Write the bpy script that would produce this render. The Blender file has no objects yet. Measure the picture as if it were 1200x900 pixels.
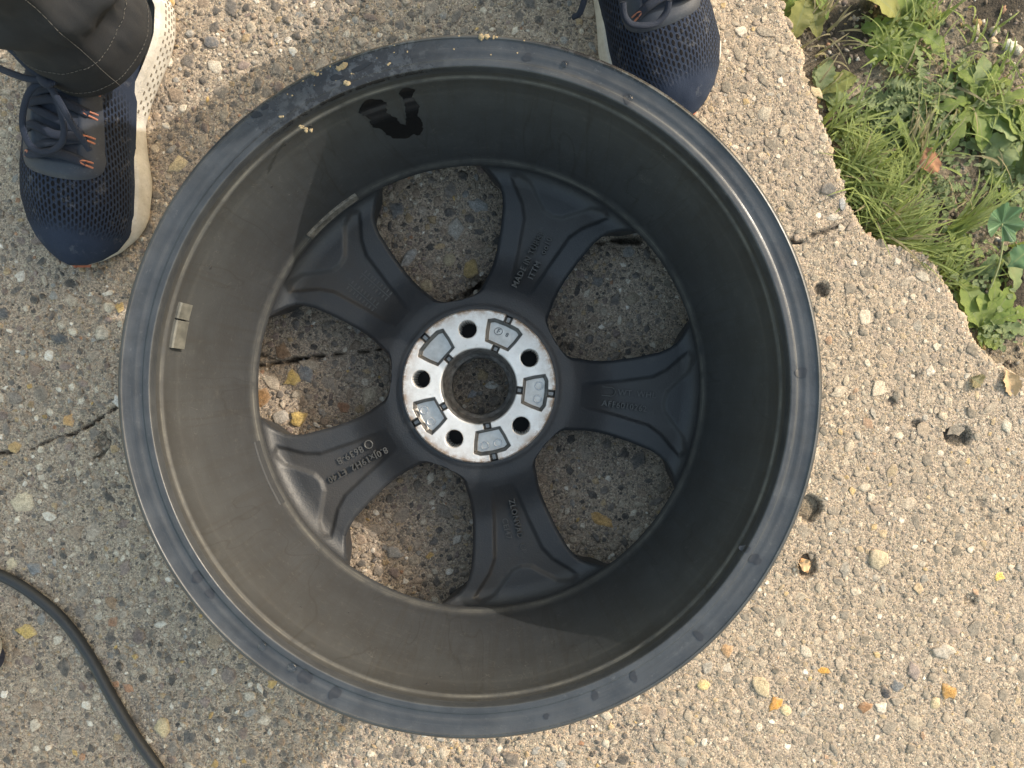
import bpy, bmesh, math, random
import numpy as np
from mathutils import Vector, Matrix
R = math.radians
rnd = random.Random(7)
S = bpy.context.scene
COL = S.collection

# ------------------------------------------------------------------ camera
CAM_Z = 0.795
F = 901.0                                   # focal length in photo pixels (1200 wide)
cd = bpy.data.cameras.new('camera'); cam = bpy.data.objects.new('camera', cd); COL.objects.link(cam)
cam.location = (0, 0, CAM_Z); cam.rotation_euler = (0, 0, 0)
cd.sensor_width = 36; cd.lens = F / 1200 * 36; cd.clip_start = .02; cd.clip_end = 500
S.camera = cam
# ------------------------------------------------------------------ sky, sun, exposure
SUN_AZ, SUN_EL = 29.5, 30.5
w = bpy.data.worlds.new('World'); S.world = w; w.use_nodes = True
nt = w.node_tree; nt.nodes.clear()
sky = nt.nodes.new('ShaderNodeTexSky'); sky.sky_type = 'NISHITA'; sky.sun_disc = False
sky.sun_elevation = R(SUN_EL); sky.sun_rotation = R(90 - SUN_AZ)
sky.air_density = 2.3; sky.dust_density = 3.2; sky.ozone_density = 0.0
bg = nt.nodes.new('ShaderNodeBackground'); bg.inputs['Strength'].default_value = .15
wo = nt.nodes.new('ShaderNodeOutputWorld')
nt.links.new(sky.outputs[0], bg.inputs[0]); nt.links.new(bg.outputs[0], wo.inputs[0])
sl = bpy.data.lights.new('sun', 'SUN'); sl.energy = 2.0; sl.angle = R(.55); sl.color = (1, .94, .85)
so = bpy.data.objects.new('sun', sl); COL.objects.link(so)
sd = Vector((math.cos(R(SUN_AZ)) * math.cos(R(SUN_EL)), math.sin(R(SUN_AZ)) * math.cos(R(SUN_EL)), math.sin(R(SUN_EL))))
so.rotation_euler = sd.to_track_quat('Z', 'Y').to_euler(); so.location = sd * 5
S.view_settings.view_transform = 'Standard'; S.view_settings.look = 'None'
S.view_settings.gamma = 1; S.view_settings.use_curve_mapping = False
S.view_settings.exposure = 1.14

# ------------------------------------------------------------------ helpers
def px(x, y, z=0.0):
    d = (CAM_Z - z) / F
    return Vector(((x - 600) * d, -(y - 450) * d, z))

def tag(o, label=None, cat=None, group=None, kind=None):
    if label: o['label'] = label
    if cat: o['category'] = cat
    if group: o['group'] = group
    if kind: o['kind'] = kind
    return o

def empty(name, loc=(0, 0, 0), rz=0, parent=None):
    o = bpy.data.objects.new(name, None); COL.objects.link(o); o.empty_display_size = .05
    o.location = loc; o.rotation_euler = (0, 0, rz); o.parent = parent
    return o

def link(name, me, parent=None, mat=None):
    o = bpy.data.objects.new(name, me); COL.objects.link(o); o.parent = parent
    if mat is not None and len(me.materials) == 0: me.materials.append(mat)
    return o

def np_mesh(name, V, Fa, smooth=True):
    """V (n,3), Fa (m,k) with constant k, or a list of such arrays"""
    me = bpy.data.meshes.new(name)
    Fs = Fa if isinstance(Fa, list) else [Fa]
    Fs = [np.asarray(f, dtype=np.int32) for f in Fs if len(f)]
    V = np.asarray(V, dtype=np.float32)
    me.vertices.add(len(V)); me.vertices.foreach_set('co', V.ravel())
    nl = sum(f.size for f in Fs); npoly = sum(len(f) for f in Fs)
    me.loops.add(nl); me.polygons.add(npoly)
    me.loops.foreach_set('vertex_index', np.concatenate([f.ravel() for f in Fs]))
    st = []; off = 0
    for f in Fs:
        st.append(off + np.arange(len(f)) * f.shape[1]); off += f.size
    me.polygons.foreach_set('loop_start', np.concatenate(st).astype(np.int32))
    me.update(calc_edges=True); me.validate()
    me.polygons.foreach_set('use_smooth', np.full(len(me.polygons), smooth))
    return me

def grid_faces(n, m, wrap=False):
    """n rows, m columns (columns wrap if asked)"""
    i = np.arange(n - 1)[:, None]; j = np.arange(m if wrap else m - 1)[None, :]
    a = i * m + j; b = i * m + (j + 1) % m
    return np.stack([a, b, b + m, a + m], -1).reshape(-1, 4)

def attr(me, name, data, typ='FLOAT'):
    a = me.attributes.new(name, typ, 'POINT')
    a.data.foreach_set('color' if typ == 'FLOAT_COLOR' else 'value', np.asarray(data, dtype=np.float32).ravel())

def set_uv(me, uvs):
    ul = me.uv_layers.new(name='UVMap')
    vi = np.empty(len(me.loops), dtype=np.int32); me.loops.foreach_get('vertex_index', vi)
    ul.data.foreach_set('uv', np.asarray(uvs, dtype=np.float32)[vi].ravel())

_lat = {}
def vnoise(x, y, seed=0):
    if seed not in _lat: _lat[seed] = np.random.default_rng(seed + 11).random((256, 256)).astype(np.float32)
    L = _lat[seed]
    xi = np.floor(x).astype(int); yi = np.floor(y).astype(int)
    fx = x - xi; fy = y - yi
    fx = fx * fx * (3 - 2 * fx); fy = fy * fy * (3 - 2 * fy)
    x0 = xi & 255; x1 = (xi + 1) & 255; y0 = yi & 255; y1 = (yi + 1) & 255
    return (L[y0, x0] * (1 - fx) + L[y0, x1] * fx) * (1 - fy) + (L[y1, x0] * (1 - fx) + L[y1, x1] * fx) * fy
def fbm(x, y, seed=0, o=3):
    s = 0; a = 1; t = 0
    for k in range(o):
        s = s + a * (vnoise(x * 2 ** k + 17.3 * k, y * 2 ** k - 9.1 * k, seed + k) - .5); t += a; a *= .5
    return s / t * 2
def sstep(a, b, x):
    t = np.clip((x - a) / (b - a), 0, 1); return t * t * (3 - 2 * t)

def sd_poly(X, Y, P):
    """signed distance to polygon, negative inside"""
    P = np.asarray(P, float); d = np.full(X.shape, 1e9); s = np.ones(X.shape)
    n = len(P)
    for i in range(n):
        a = P[i]; b = P[i - 1]
        ex, ey = b - a; wx = X - a[0]; wy = Y - a[1]
        t = np.clip((wx * ex + wy * ey) / (ex * ex + ey * ey), 0, 1)
        d = np.minimum(d, (wx - ex * t) ** 2 + (wy - ey * t) ** 2)
        c1 = Y >= a[1]; c2 = Y < b[1]; c3 = ex * wy > ey * wx
        fl = (c1 & c2 & c3) | (~c1 & ~c2 & ~c3)
        s = np.where(fl, -s, s)
    return s * np.sqrt(d)

def dist_line(X, Y, pts):
    d = np.full(X.shape, 1e9)
    for a, b in zip(pts[:-1], pts[1:]):
        ex, ey = b[0] - a[0], b[1] - a[1]; wx = X - a[0]; wy = Y - a[1]
        t = np.clip((wx * ex + wy * ey) / (ex * ex + ey * ey), 0, 1)
        d = np.minimum(d, (wx - ex * t) ** 2 + (wy - ey * t) ** 2)
    return np.sqrt(d)

def smooth_path(pts, n=8):
    pts = [Vector(p) for p in pts]; out = []
    P = [pts[0] * 2 - pts[1]] + pts + [pts[-1] * 2 - pts[-2]]
    for i in range(1, len(P) - 2):
        for k in range(n):
            t = k / n
            out.append(.5 * ((2 * P[i]) + (P[i + 1] - P[i - 1]) * t + (2 * P[i - 1] - 5 * P[i] + 4 * P[i + 1] - P[i + 2]) * t * t
                             + (3 * P[i] - P[i - 1] - 3 * P[i + 1] + P[i + 2]) * t ** 3))
    out.append(pts[-1]); return out

def tube(path, rad, seg=10, flat=1.0, up=Vector((0, 0, 1))):
    """verts, faces of a capped tube; flat squashes along the local up"""
    V = []; n = len(path)
    for i, p in enumerate(path):
        t = (path[min(i + 1, n - 1)] - path[max(i - 1, 0)]).normalized()
        s = t.cross(up)
        s = s.normalized() if s.length > 1e-6 else Vector((1, 0, 0))
        u = s.cross(t).normalized()
        r = rad(i / (n - 1)) if callable(rad) else rad
        for k in range(seg):
            a = 2 * math.pi * k / seg
            V.append(p + s * (math.cos(a) * r) + u * (math.sin(a) * r * flat))
    Fq = grid_faces(n, seg, True)
    V.append(path[0]); V.append(path[-1])
    c0 = n * seg; k = np.arange(seg)
    t0 = np.stack([np.full(seg, c0), k, (k + 1) % seg], -1)
    t1 = np.stack([np.full(seg, c0 + 1), (n - 1) * seg + (k + 1) % seg, (n - 1) * seg + k], -1)
    return np.array([tuple(v) for v in V]), [Fq, np.concatenate([t0, t1])]

def tube_obj(name, path, rad, mat, parent=None, seg=10, flat=1.0):
    V, Fa = tube(path, rad, seg, flat)
    return link(name, np_mesh(name, V, Fa), parent, mat)

def revolve(prof, seg=360, closed=False):
    P = np.array(prof); n = len(P)
    a = np.arange(seg) * 2 * np.pi / seg
    V = np.stack([P[:, 0][:, None] * np.cos(a), P[:, 0][:, None] * np.sin(a), np.repeat(P[:, 1][:, None], seg, 1)], -1).reshape(-1, 3)
    Fq = grid_faces(n, seg, True)
    return V, Fq

# ------------------------------------------------------------------ material helper
class Mat:
    def __init__(s, name):
        s.m = bpy.data.materials.new(name); s.m.use_nodes = True
        s.t = s.m.node_tree; s.b = s.t.nodes['Principled BSDF']; s._c = {}
    def n(s, typ, **kw):
        nd = s.t.nodes.new('ShaderNode' + typ)
        for k, v in kw.items():
            if k.startswith('_'): setattr(nd, k[1:], v)
            else:
                s.put(nd.inputs[int(k[1:]) if k[0] == 'i' and k[1:].isdigit() else k.replace('__', ' ')], v)
        return nd
    def put(s, sock, v):
        if hasattr(v, 'is_output'): s.t.links.new(v, sock)
        elif isinstance(v, tuple) and len(v) == 3 and sock.type == 'RGBA': sock.default_value = (*v, 1)
        else: sock.default_value = v
    def co(s, which='Object'):
        if which not in s._c: s._c[which] = s.n('TexCoord').outputs[which]
        return s._c[which]
    def mapped(s, src, scale, loc=(0, 0, 0), rot=(0, 0, 0)):
        return s.n('Mapping', Vector=src, Scale=scale, Location=loc, Rotation=rot).outputs[0]
    def noise(s, scale, detail=3, rough=.55, src=None, dist=0):
        return s.n('TexNoise', Vector=src if src is not None else s.co(), Scale=scale, Detail=detail, Roughness=rough, Distortion=dist).outputs[0]
    def voro(s, scale, src=None, feature='F1', rand=1.0):
        return s.n('TexVoronoi', _feature=feature, Vector=src if src is not None else s.co(), Scale=scale, Randomness=rand)
    def math(s, op, a, b=0.0, c=0.0, clamp=False):
        nd = s.n('Math', _operation=op, _use_clamp=clamp); s.put(nd.inputs[0], a); s.put(nd.inputs[1], b); s.put(nd.inputs[2], c)
        return nd.outputs[0]
    def mix(s, f, a, b, blend='MIX'):
        nd = s.n('Mix', _data_type='RGBA', _blend_type=blend); s.put(nd.inputs[0], f)
        for i, v in ((6, a), (7, b)): s.put(nd.inputs[i], v)
        return nd.outputs[2]
    def ramp(s, f, stops, interp='LINEAR'):
        nd = s.n('ValToRGB'); cr = nd.color_ramp; cr.interpolation = interp
        s.put(nd.inputs[0], f)
        while len(cr.elements) < len(stops): cr.elements.new(.5)
        for e, (p, c) in zip(cr.elements, stops):
            e.position = p; e.color = (*c, 1) if isinstance(c, tuple) else (c, c, c, 1)
        return nd.outputs[0]
    def range(s, f, a, b, c=0.0, d=1.0):
        return s.n('MapRange', Value=f, i1=a, i2=b, i3=c, i4=d).outputs[0]
    def attr(s, name, out='Fac'): return s.n('Attribute', _attribute_name=name).outputs[out]
    def bump(s, h, dist, strength=1.0, normal=None):
        nd = s.n('Bump', Height=h, Distance=dist, Strength=strength)
        if normal is not None: s.put(nd.inputs['Normal'], normal)
        return nd.outputs[0]
    def set(s, **kw):
        for k, v in kw.items(): s.put(s.b.inputs[k.replace('__', ' ')], v)
        return s

# ---- concrete paste
def concrete_nodes(M, scale=1.0):
    big = M.noise(7 * scale, 4, .6)
    mid = M.noise(45 * scale, 4, .65)
    fine = M.noise(420 * scale, 3, .7)
    base = M.mix(M.range(big, .35, .65), (.43, .332, .245), (.36, .284, .222))
    base = M.mix(M.range(mid, .3, .72), M.mix(.4, base, (.235, .2, .16)), base)
    v1 = M.voro(300 * scale); v2 = M.voro(520 * scale); v3 = M.voro(900 * scale)
    pal = [(0, (.10, .092, .085)), (.12, (.17, .15, .13)), (.26, (.26, .225, .18)), (.42, (.36, .30, .22)), (.58, (.22, .19, .16)),
           (.72, (.43, .37, .28)), (.84, (.31, .24, .15)), (.94, (.5, .44, .35))]
    def seed(v): return M.n('SeparateColor', Color=v.outputs['Color']).outputs[0]
    def seed2(v): return M.n('SeparateColor', Color=v.outputs['Color']).outputs[1]
    c1 = M.ramp(seed(v1), pal, 'CONSTANT'); c2 = M.ramp(seed(v2), pal, 'CONSTANT'); c3 = M.ramp(seed(v3), pal, 'CONSTANT')
    col = M.mix(M.math('MULTIPLY', M.range(v3.outputs['Distance'], .55, .35), .5), base, c3)
    m2 = M.math('MULTIPLY', M.range(v2.outputs['Distance'], .5, .38), M.math('GREATER_THAN', seed2(v2), .35))
    col = M.mix(M.math('MULTIPLY', m2, .7), col, c2)
    m1 = M.math('MULTIPLY', M.range(v1.outputs['Distance'], .46, .4), M.math('GREATER_THAN', seed2(v1), .62))
    col = M.mix(M.math('MULTIPLY', m1, .8), col, c1)
    g1 = M.noise(620 * scale, 2, .8); g2_ = M.noise(1300 * scale, 2, .8)
    col = M.mix(.8, col, M.ramp(fine, [(.28, .12), (.44, .46), (.56, .54), (.72, .92)]), 'OVERLAY')
    col = M.mix(.75, col, M.ramp(g1, [(.3, .12), (.44, .47), (.56, .53), (.7, .9)]), 'OVERLAY')
    pore = M.math('MULTIPLY', M.range(g2_, .40, .33), M.range(mid, .3, .6, .25, .8)); col = M.mix(pore, col, (.07, .06, .05))
    h = M.math('ADD', M.math('MULTIPLY', fine, .45), M.math('MULTIPLY', m2, .35))
    h = M.math('ADD', h, M.math('MULTIPLY', m1, .55))
    h = M.math('ADD', h, M.math('MULTIPLY', M.noise(170 * scale, 3), .8))
    return col, h
M = Mat('concrete'); c, h = concrete_nodes(M)
dirt = M.attr('dirt')
c = M.mix(dirt, c, M.mix(M.noise(240, 3), (.018, .017, .013), (.06, .052, .04)))
M.set(Base__Color=c, Roughness=.9, Normal=M.bump(h, .0016, .9)); CONCRETE = M.m
M.b.inputs['Specular IOR Level'].default_value = .25

def pebble_mat(name, colour):
    M = Mat(name); M._c['Object'] = M.n('NewGeometry').outputs['Position']; c = colour(M); rim = M.attr('rim')
    n1 = M.noise(260, 3, .6); n2 = M.noise(900, 2)
    c = M.mix(.7, c, M.ramp(n1, [(.3, .28), (.5, .5), (.7, .75)]), 'OVERLAY')
    c = M.mix(.55, c, M.ramp(n2, [(.32, .22), (.5, .5), (.68, .8)]), 'OVERLAY')
    film = M.math('ADD', M.math('MULTIPLY', M.range(M.noise(150, 5, .75), .52, .70), .35), M.math('MULTIPLY', M.range(M.noise(430, 3, .8), .54, .68), .2))
    film = M.math('ADD', film, M.math('MULTIPLY', M.math('POWER', rim, 3.0), M.range(M.noise(260, 4, .7), .42, .6, 0.0, .8)), clamp=True)
    c = M.mix(film, c, M.mix(M.range(M.noise(500, 3, .8), .35, .65), (.27, .213, .162), (.44, .345, .262)))
    M.set(Base__Color=c, Roughness=.75, Normal=M.bump(M.math('ADD', n1, n2), .0006, .7))
    M.b.inputs['Specular IOR Level'].default_value = .3
    return M.m
AGG = pebble_mat('aggregate_stone', lambda M: M.attr('tint', 'Color'))
PEB = pebble_mat('pebble_stone', lambda M: M.n('ObjectInfo').outputs['Color'])

# ------------------------------------------------------------------ the ground: two broken concrete slabs, soil beyond
SC = F / CAM_Z
def g2(pts): return [tuple(px(x, y)[:2]) for x, y in pts]
CRACK = g2([(-420, 640), (-150, 572), (0, 531), (40, 526), (62, 514), (88, 508), (112, 494), (135, 478), (200, 452), (255, 440), (300, 428),
            (335, 424), (372, 417), (410, 414), (446, 409), (468, 392), (530, 352), (556, 338), (580, 318), (640, 298), (690, 287),
            (740, 277), (850, 272), (900, 276), (950, 287), (985, 279), (1016, 267), (1100, 262), (1500, 250)])
HOOK = g2([(123, 507), (129, 522), (118, 534), (109, 537)])
HAIR = [g2([(300, 414), (330, 424), (352, 420)]), g2([(540, 352), (560, 336), (584, 322)]), g2([(952, 276), (990, 262)])]
EDGE = [(-500, 760), (-200, 862), (0, 922), (30, 932), (60, 945), (120, 963), (190, 985), (240, 1005), (262, 1015), (272, 1022), (284, 1045), (296, 1088),
        (306, 1101), (330, 1113), (370, 1137), (405, 1156), (424, 1176), (442, 1206), (480, 1250), (570, 1330), (1400, 1500)]
PITS = [(1121, 511, 17, 13, .008, .75), (949, 596, 14, 15, .012, 1), (946, 664, 11, 15, .01, 1), (962, 339, 9, 9, .006, .7), (1137, 703, 8, 6, .003, .6),
        (1074, 497, 8, 5, .004, .5), (1158, 606, 6, 4, .002, .4), (1150, 590, 5, 7, .002, .35), (560, 330, 16, 9, .004, .5), (735, 281, 20, 5, .006, .8),
        (118, 520, 7, 9, .004, .5), (1045, 470, 6, 5, .003, .5), (660, 405, 8, 8, .003, .4), (1072, 440, 5, 4, .004, .6), (1180, 600, 6, 5, .002, .35)]
def edge_x(Y):
    yp = 450 - Y * SC
    xs = np.interp(yp, [e[0] for e in EDGE], [e[1] for e in EDGE])
    return (xs - 600) / SC
def slab_h(X, Y):
    z = .0010 * fbm(X * 45, Y * 45, 1) + .0011 * fbm(X * 150, Y * 150, 5, 2) + .0011 * fbm(X * 330, Y * 330, 9, 2) + .002 * fbm(X * 9, Y * 9, 3)
    z = z * (1 - .4 * sstep(.08, .3, X)); dirt = np.zeros_like(X)
    jit = .0024 * fbm(X * 110, Y * 110, 21)
    d = dist_line(X, Y, CRACK) + jit
    wd = -.0011 + .0013 * (fbm(X * 25, Y * 25, 31) * .5 + .5) + .0014 * np.exp(-((X + .245) / .04) ** 2)
    shallow = np.where(X > .3, .15, np.where(X > .0, .6, 1.0))
    c = 1 - sstep(wd, wd + .0024, d)
    z = z - c * .014 * shallow; dirt = np.maximum(dirt, (1 - sstep(wd * .6, wd + .0020, d)) * shallow * .85)
    for L in [HOOK] + HAIR:
        d = dist_line(X, Y, L) + jit
        c = 1 - sstep(.0007, .0026, d); z = z - c * .004; dirt = np.maximum(dirt, .8 * c)
    for (x, y, rx, ry, dep, dk) in PITS:
        p = px(x, y)
        q = np.sqrt(((X - p.x) / (rx / SC)) ** 2 + ((Y - p.y) / (ry / SC)) ** 2) + .35 * fbm(X * 130, Y * 130, 40)
        c = 1 - sstep(.7, 1.1, q); z = z - c * dep * (1 + .3 * fbm(X * 200, Y * 200, 44)); dirt = np.maximum(dirt, c * dk)
    e = edge_x(Y) - X + .005 * fbm(X * 40, Y * 40, 51) + .003 * fbm(X * 140, Y * 140, 55)
    z = z - (1 - sstep(-.0015, .004, e)) * .075 - .004 * (1 - sstep(0, .012, e))
    return z, dirt, e

pavement = tag(empty('pavement'), kind='structure')
pavement['label'] = 'cracked exposed aggregate concrete pavement under the wheel'
gx = np.arange(-.74, .74, .0024); gy = np.arange(-.6, .66, .0024)
X, Y = np.meshgrid(gx, gy)
Z, D, E = slab_h(X, Y)
V = np.stack([X, Y, Z], -1).reshape(-1, 3)
Fq = grid_faces(len(gy), len(gx))
cy = np.interp(X.ravel(), [p[0] for p in CRACK], [p[1] for p in CRACK])
up = (Y.ravel() > cy)
fz = Z.ravel()[Fq].max(1) > -.06
fup = up[Fq].all(1)
slabs = []
for sel in (fup & fz, ~fup & fz):
    f = Fq[sel]; used = np.unique(f); remap = np.zeros(len(V), int); remap[used] = np.arange(len(used))
    me = np_mesh('concrete_slab', V[used], remap[f]); attr(me, 'dirt', D.ravel()[used])
    slabs.append(link('concrete_slab', me, pavement, CONCRETE))
slabs[0]['label'] = 'upper slab above the crack, under the shoes'
slabs[1]['label'] = 'lower slab below the crack, under the cable'

# far pavement sheet and bare earth round about
FARM = Mat('concrete_far'); c, h = concrete_nodes(FARM, .6); FARM.set(Base__Color=c, Roughness=.9, Normal=FARM.bump(h, .002, .8))
def quadmesh(rects, z):
    V = []; Fa = []
    for (x0, y0, x1, y1) in rects:
        b = len(V); V += [(x0, y0, z), (x1, y0, z), (x1, y1, z), (x0, y1, z)]; Fa.append((b, b + 1, b + 2, b + 3))
    return np_mesh('sheet', np.array(V), np.array(Fa), False)
o = link('paving', quadmesh([(-8, -8, -.739, 8), (-.739, -8, .3, -.599), (-.739, .659, .2, 8)], -.002), pavement, FARM.m)

M = Mat('soil')
n0 = M.noise(9, 4, .6); n1 = M.noise(60, 5, .7); n2 = M.noise(380, 3, .7); vo = M.voro(210); vs = M.n('SeparateColor', Color=vo.outputs['Color']).outputs[0]
c = M.mix(M.range(n1, .32, .7), (.15, .12, .088), (.36, .295, .215))
c = M.mix(M.range(n0, .42, .6), M.mix(.35, c, (.08, .068, .055)), c)
c = M.mix(M.math('MULTIPLY', M.range(vo.outputs['Distance'], .5, .36), .6), c, M.ramp(vs, [(0, (.05, .045, .04)), (.3, (.2, .16, .11)), (.6, (.34, .27, .19)), (.85, (.12, .1, .08))], 'CONSTANT'))
c = M.mix(.6, c, M.ramp(n2, [(.3, .3), (.5, .5), (.7, .72)]), 'OVERLAY')
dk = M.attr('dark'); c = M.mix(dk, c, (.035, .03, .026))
M.set(Base__Color=c, Roughness=.95, Normal=M.bump(M.math('ADD', M.math('MULTIPLY', n1, 1.5), n2), .003, 1.0)); SOIL = M.m
M.b.inputs['Specular IOR Level'].default_value = .15
def soil_h(X, Y):
    yp = 450 - Y * SC
    base = np.interp(yp, [0, 260, 400, 450, 600], [-.028, -.03, -.022, -.010, -.007])
    return base + .006 * fbm(X * 22, Y * 22, 61, 4) + .002 * fbm(X * 120, Y * 120, 66) + .0012 * fbm(X * 300, Y * 300, 68, 2)
gx = np.arange(.2, 1.02, .0034); gy = np.arange(-.6, .66, .0034)
X, Y = np.meshgrid(gx, gy); Z = soil_h(X, Y)
me = np_mesh('soil', np.stack([X, Y, Z], -1).reshape(-1, 3), grid_faces(len(gy), len(gx)))
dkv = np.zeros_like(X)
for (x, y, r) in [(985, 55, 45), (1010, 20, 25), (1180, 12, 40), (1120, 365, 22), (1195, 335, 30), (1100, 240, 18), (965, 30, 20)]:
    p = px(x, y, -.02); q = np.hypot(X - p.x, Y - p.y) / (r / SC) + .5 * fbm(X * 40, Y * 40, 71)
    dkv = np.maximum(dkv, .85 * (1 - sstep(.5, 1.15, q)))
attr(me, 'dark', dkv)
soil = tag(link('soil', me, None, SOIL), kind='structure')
SOILF = SOIL.copy(); SOILF.name = 'soil_far'
o = tag(link('ground', quadmesh([(-120, -120, 120, 120)], -.08), None, SOILF), kind='structure')
o = tag(link('earth', quadmesh([(1.019, -8, 9, 8), (.2, .655, 1.019, 8), (.3, -8, 1.019, -.595)], -.03), None, SOILF), kind='structure')

# ---- stones set in the concrete
PAL = [((.155, .135, .118), 3.6), ((.22, .188, .155), 4), ((.30, .25, .2), 3), ((.37, .31, .24), 2.6), ((.115, .104, .095), 2.8), ((.075, .069, .064), 1.6),
       ((.26, .2, .15), 2.2), ((.34, .25, .15), 1.0), ((.40, .27, .11), .28), ((.47, .41, .33), 2.2), ((.6, .54, .46), 1.2), ((.2, .155, .135), 1.8), ((.32, .18, .11), .2), ((.25, .238, .22), 1.3)]
PC = np.array([p[0] for p in PAL]); PW = np.array([p[1] for p in PAL]); PW = PW / PW.sum()
rg = np.random.default_rng(5)
def inside_wheel_dark(x, y): return False
cand = []
cell = .012; occ = {}
def try_put(x, y, r, k=.86):
    ci, cj = int(x // cell), int(y // cell); m = int(r * 2 // cell) + 2
    for i in range(ci - m, ci + m + 1):
        for j in range(cj - m, cj + m + 1):
            for (a, b, c) in occ.get((i, j), ()):
                if (a - x) ** 2 + (b - y) ** 2 < (k * (r + c)) ** 2: return False
    occ.setdefault((ci, cj), []).append((x, y, r)); return True
# hand-placed notable stones: px x, y, radius px, colour
NOTE = [(344, 443, 10, (.5, .36, .13)), (306, 467, 13, (.27, .155, .07)), (360, 437, 12, (.17, .18, .19)), (349, 490, 11, (.5, .35, .12)), (432, 464, 11, (.42, .35, .26)),
        (330, 489, 11, (.33, .30, .26)), (331, 412, 11, (.19, .125, .08)), (703, 609, 13, (.46, .28, .11)), (31, 740, 11, (.5, .36, .13)), (14, 660, 8, (.5, .42, .29)),
        (27, 588, 16, (.5, .42, .3)), (18, 524, 9, (.42, .28, .13)), (80, 493, 8, (.5, .3, .13)), (163, 746, 10, (.13, .1, .09)), (943, 662, 8, (.5, .26, .1)),
        (1111, 811, 11, (.36, .2, .06)), (908, 825, 9, (.5, .25, .06)), (921, 832, 8, (.55, .45, .27)), (1171, 675, 7, (.6, .42, .12)), (963, 786, 7, (.5, .27, .06)),
        (1070, 785, 11, (.2, .165, .15)), (1106, 763, 11, (.36, .32, .27)), (1030, 655, 14, (.38, .32, .22)), (1038, 811, 8, (.05, .05, .055)), (1051, 804, 8, (.14, .145, .15)),
        (824, 803, 8, (.55, .42, .2)), (890, 803, 12, (.38, .31, .2)), (852, 761, 9, (.35, .22, .12)), (1014, 829, 8, (.27, .15, .08)), (1096, 824, 8, (.5, .4, .25)),
        (972, 222, 11, (.13, .125, .12)), (988, 240, 7, (.3, .3, .3)), (960, 253, 6, (.6, .55, .46)), (958, 107, 7, (.42, .33, .2)), (250, 752, 11, (.26, .2, .14)),
        (190, 853, 12, (.5, .4, .24)), (222, 864, 10, (.1, .095, .09)), (268, 793, 12, (.2, .16, .14)), (130, 706, 8, (.25, .17, .11)), (41, 667, 10, (.2, .2, .2)),
        (208, 193, 12, (.45, .36, .22)), (248, 50, 10, (.12, .12, .125)), (140, 470, 9, (.45, .43, .4)), (48, 126, 9, (.3, .22, .12)), (1180, 500, 8, (.4, .37, .3)),
        (70, 396, 9, (.075, .08, .085)), (128, 360, 8, (.5, .43, .33)), (140, 360, 7, (.5, .33, .13)), (40, 434, 9, (.2, .15, .12)), (5, 367, 8, (.1, .1, .105)),
        (485, 490, 9, (.08, .08, .08)), (560, 600, 9, (.15, .13, .12)), (520, 600, 10, (.2, .17, .14)), (740, 350, 9, (.28, .23, .17)), (700, 330, 8, (.16, .15, .14)),
        (480, 300, 11, (.34, .33, .31)), (535, 270, 13, (.33, .3, .26)), (560, 240, 10, (.31, .3, .28)), (500, 335, 9, (.4, .33, .22)), (552, 315, 12, (.42, .3, .13)),
        (465, 245, 10, (.13, .13, .13)), (527, 305, 9, (.36, .3, .2)), (575, 452, 7, (.55, .52, .46)), (565, 440, 8, (.4, .3, .18)), (553, 462, 6, (.3, .3, .3)), (580, 470, 8, (.2, .17, .14))]
stones = []
for (x, y, r, c) in NOTE:
    p = px(x, y); stones.append((p.x, p.y, r / SC, c)); try_put(p.x, p.y, r / SC)
for (rmin, rmax, tries) in [(.0065, .0095, 420), (.0046, .0068, 4800), (.0031, .0049, 15000), (.0022, .0036, 26000), (.0014, .0024, 42000)]:
    xs = rg.uniform(-.62, .64, tries); ys = rg.uniform(-.48, .49, tries); rs = rg.uniform(rmin, rmax, tries) ** 1
    keep = rg.random(tries); ci = rg.choice(len(PAL), tries, p=PW)
    dens = .85 + .5 * fbm(xs * 7, ys * 7, 81) - .22 * sstep(.15, .4, xs) * (rmin > .003)
    for x, y, r, k, q, d in zip(xs, ys, rs, ci, keep, dens):
        if q < d and try_put(x, y, r, 1.0 if rmin > .003 else .88):
            c = PC[k] * rg.uniform(.8, 1.2)
            k_ = .30 if x > .15 else .0
            c = c * (1 - k_) + np.array((.37, .31, .225)) * k_
            stones.append((x, y, r, tuple(c)))
sx = np.array([s[0] for s in stones]); sy = np.array([s[1] for s in stones])
sz, sdt, se = slab_h(sx, sy)
ok = (se > .004) & (sz > -.0035)
ok[:len(NOTE)] = True
dcr = dist_line(sx, sy, CRACK); ok &= (dcr > np.array([s[2] for s in stones]) * .6 + .0008) | (np.arange(len(sx)) < len(NOTE))
sz = np.maximum(sz, -.003)
idx = np.nonzero(ok)[0]
rr = np.array([s[2] for s in stones])
inview = (np.abs(sx) < .54) & (np.abs(sy) < .405)
wheel_c = (-.0309, -.002)
# visible = not hidden by the wheel's body (rough test in picture space)
PXx = 600 + sx * SC; PXy = 450 - sy * SC
rw = np.hypot(PXx - 550, PXy - 452); hid = (rw < 405) & (rw > 262)
score = rr * inview * ~hid
order = [i for i in idx[np.argsort(-score[idx])]]
big = set(order[:300]) | {i for i in range(len(NOTE))}
big = set(list(order[:300])) if len(big) > 300 else big

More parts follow.
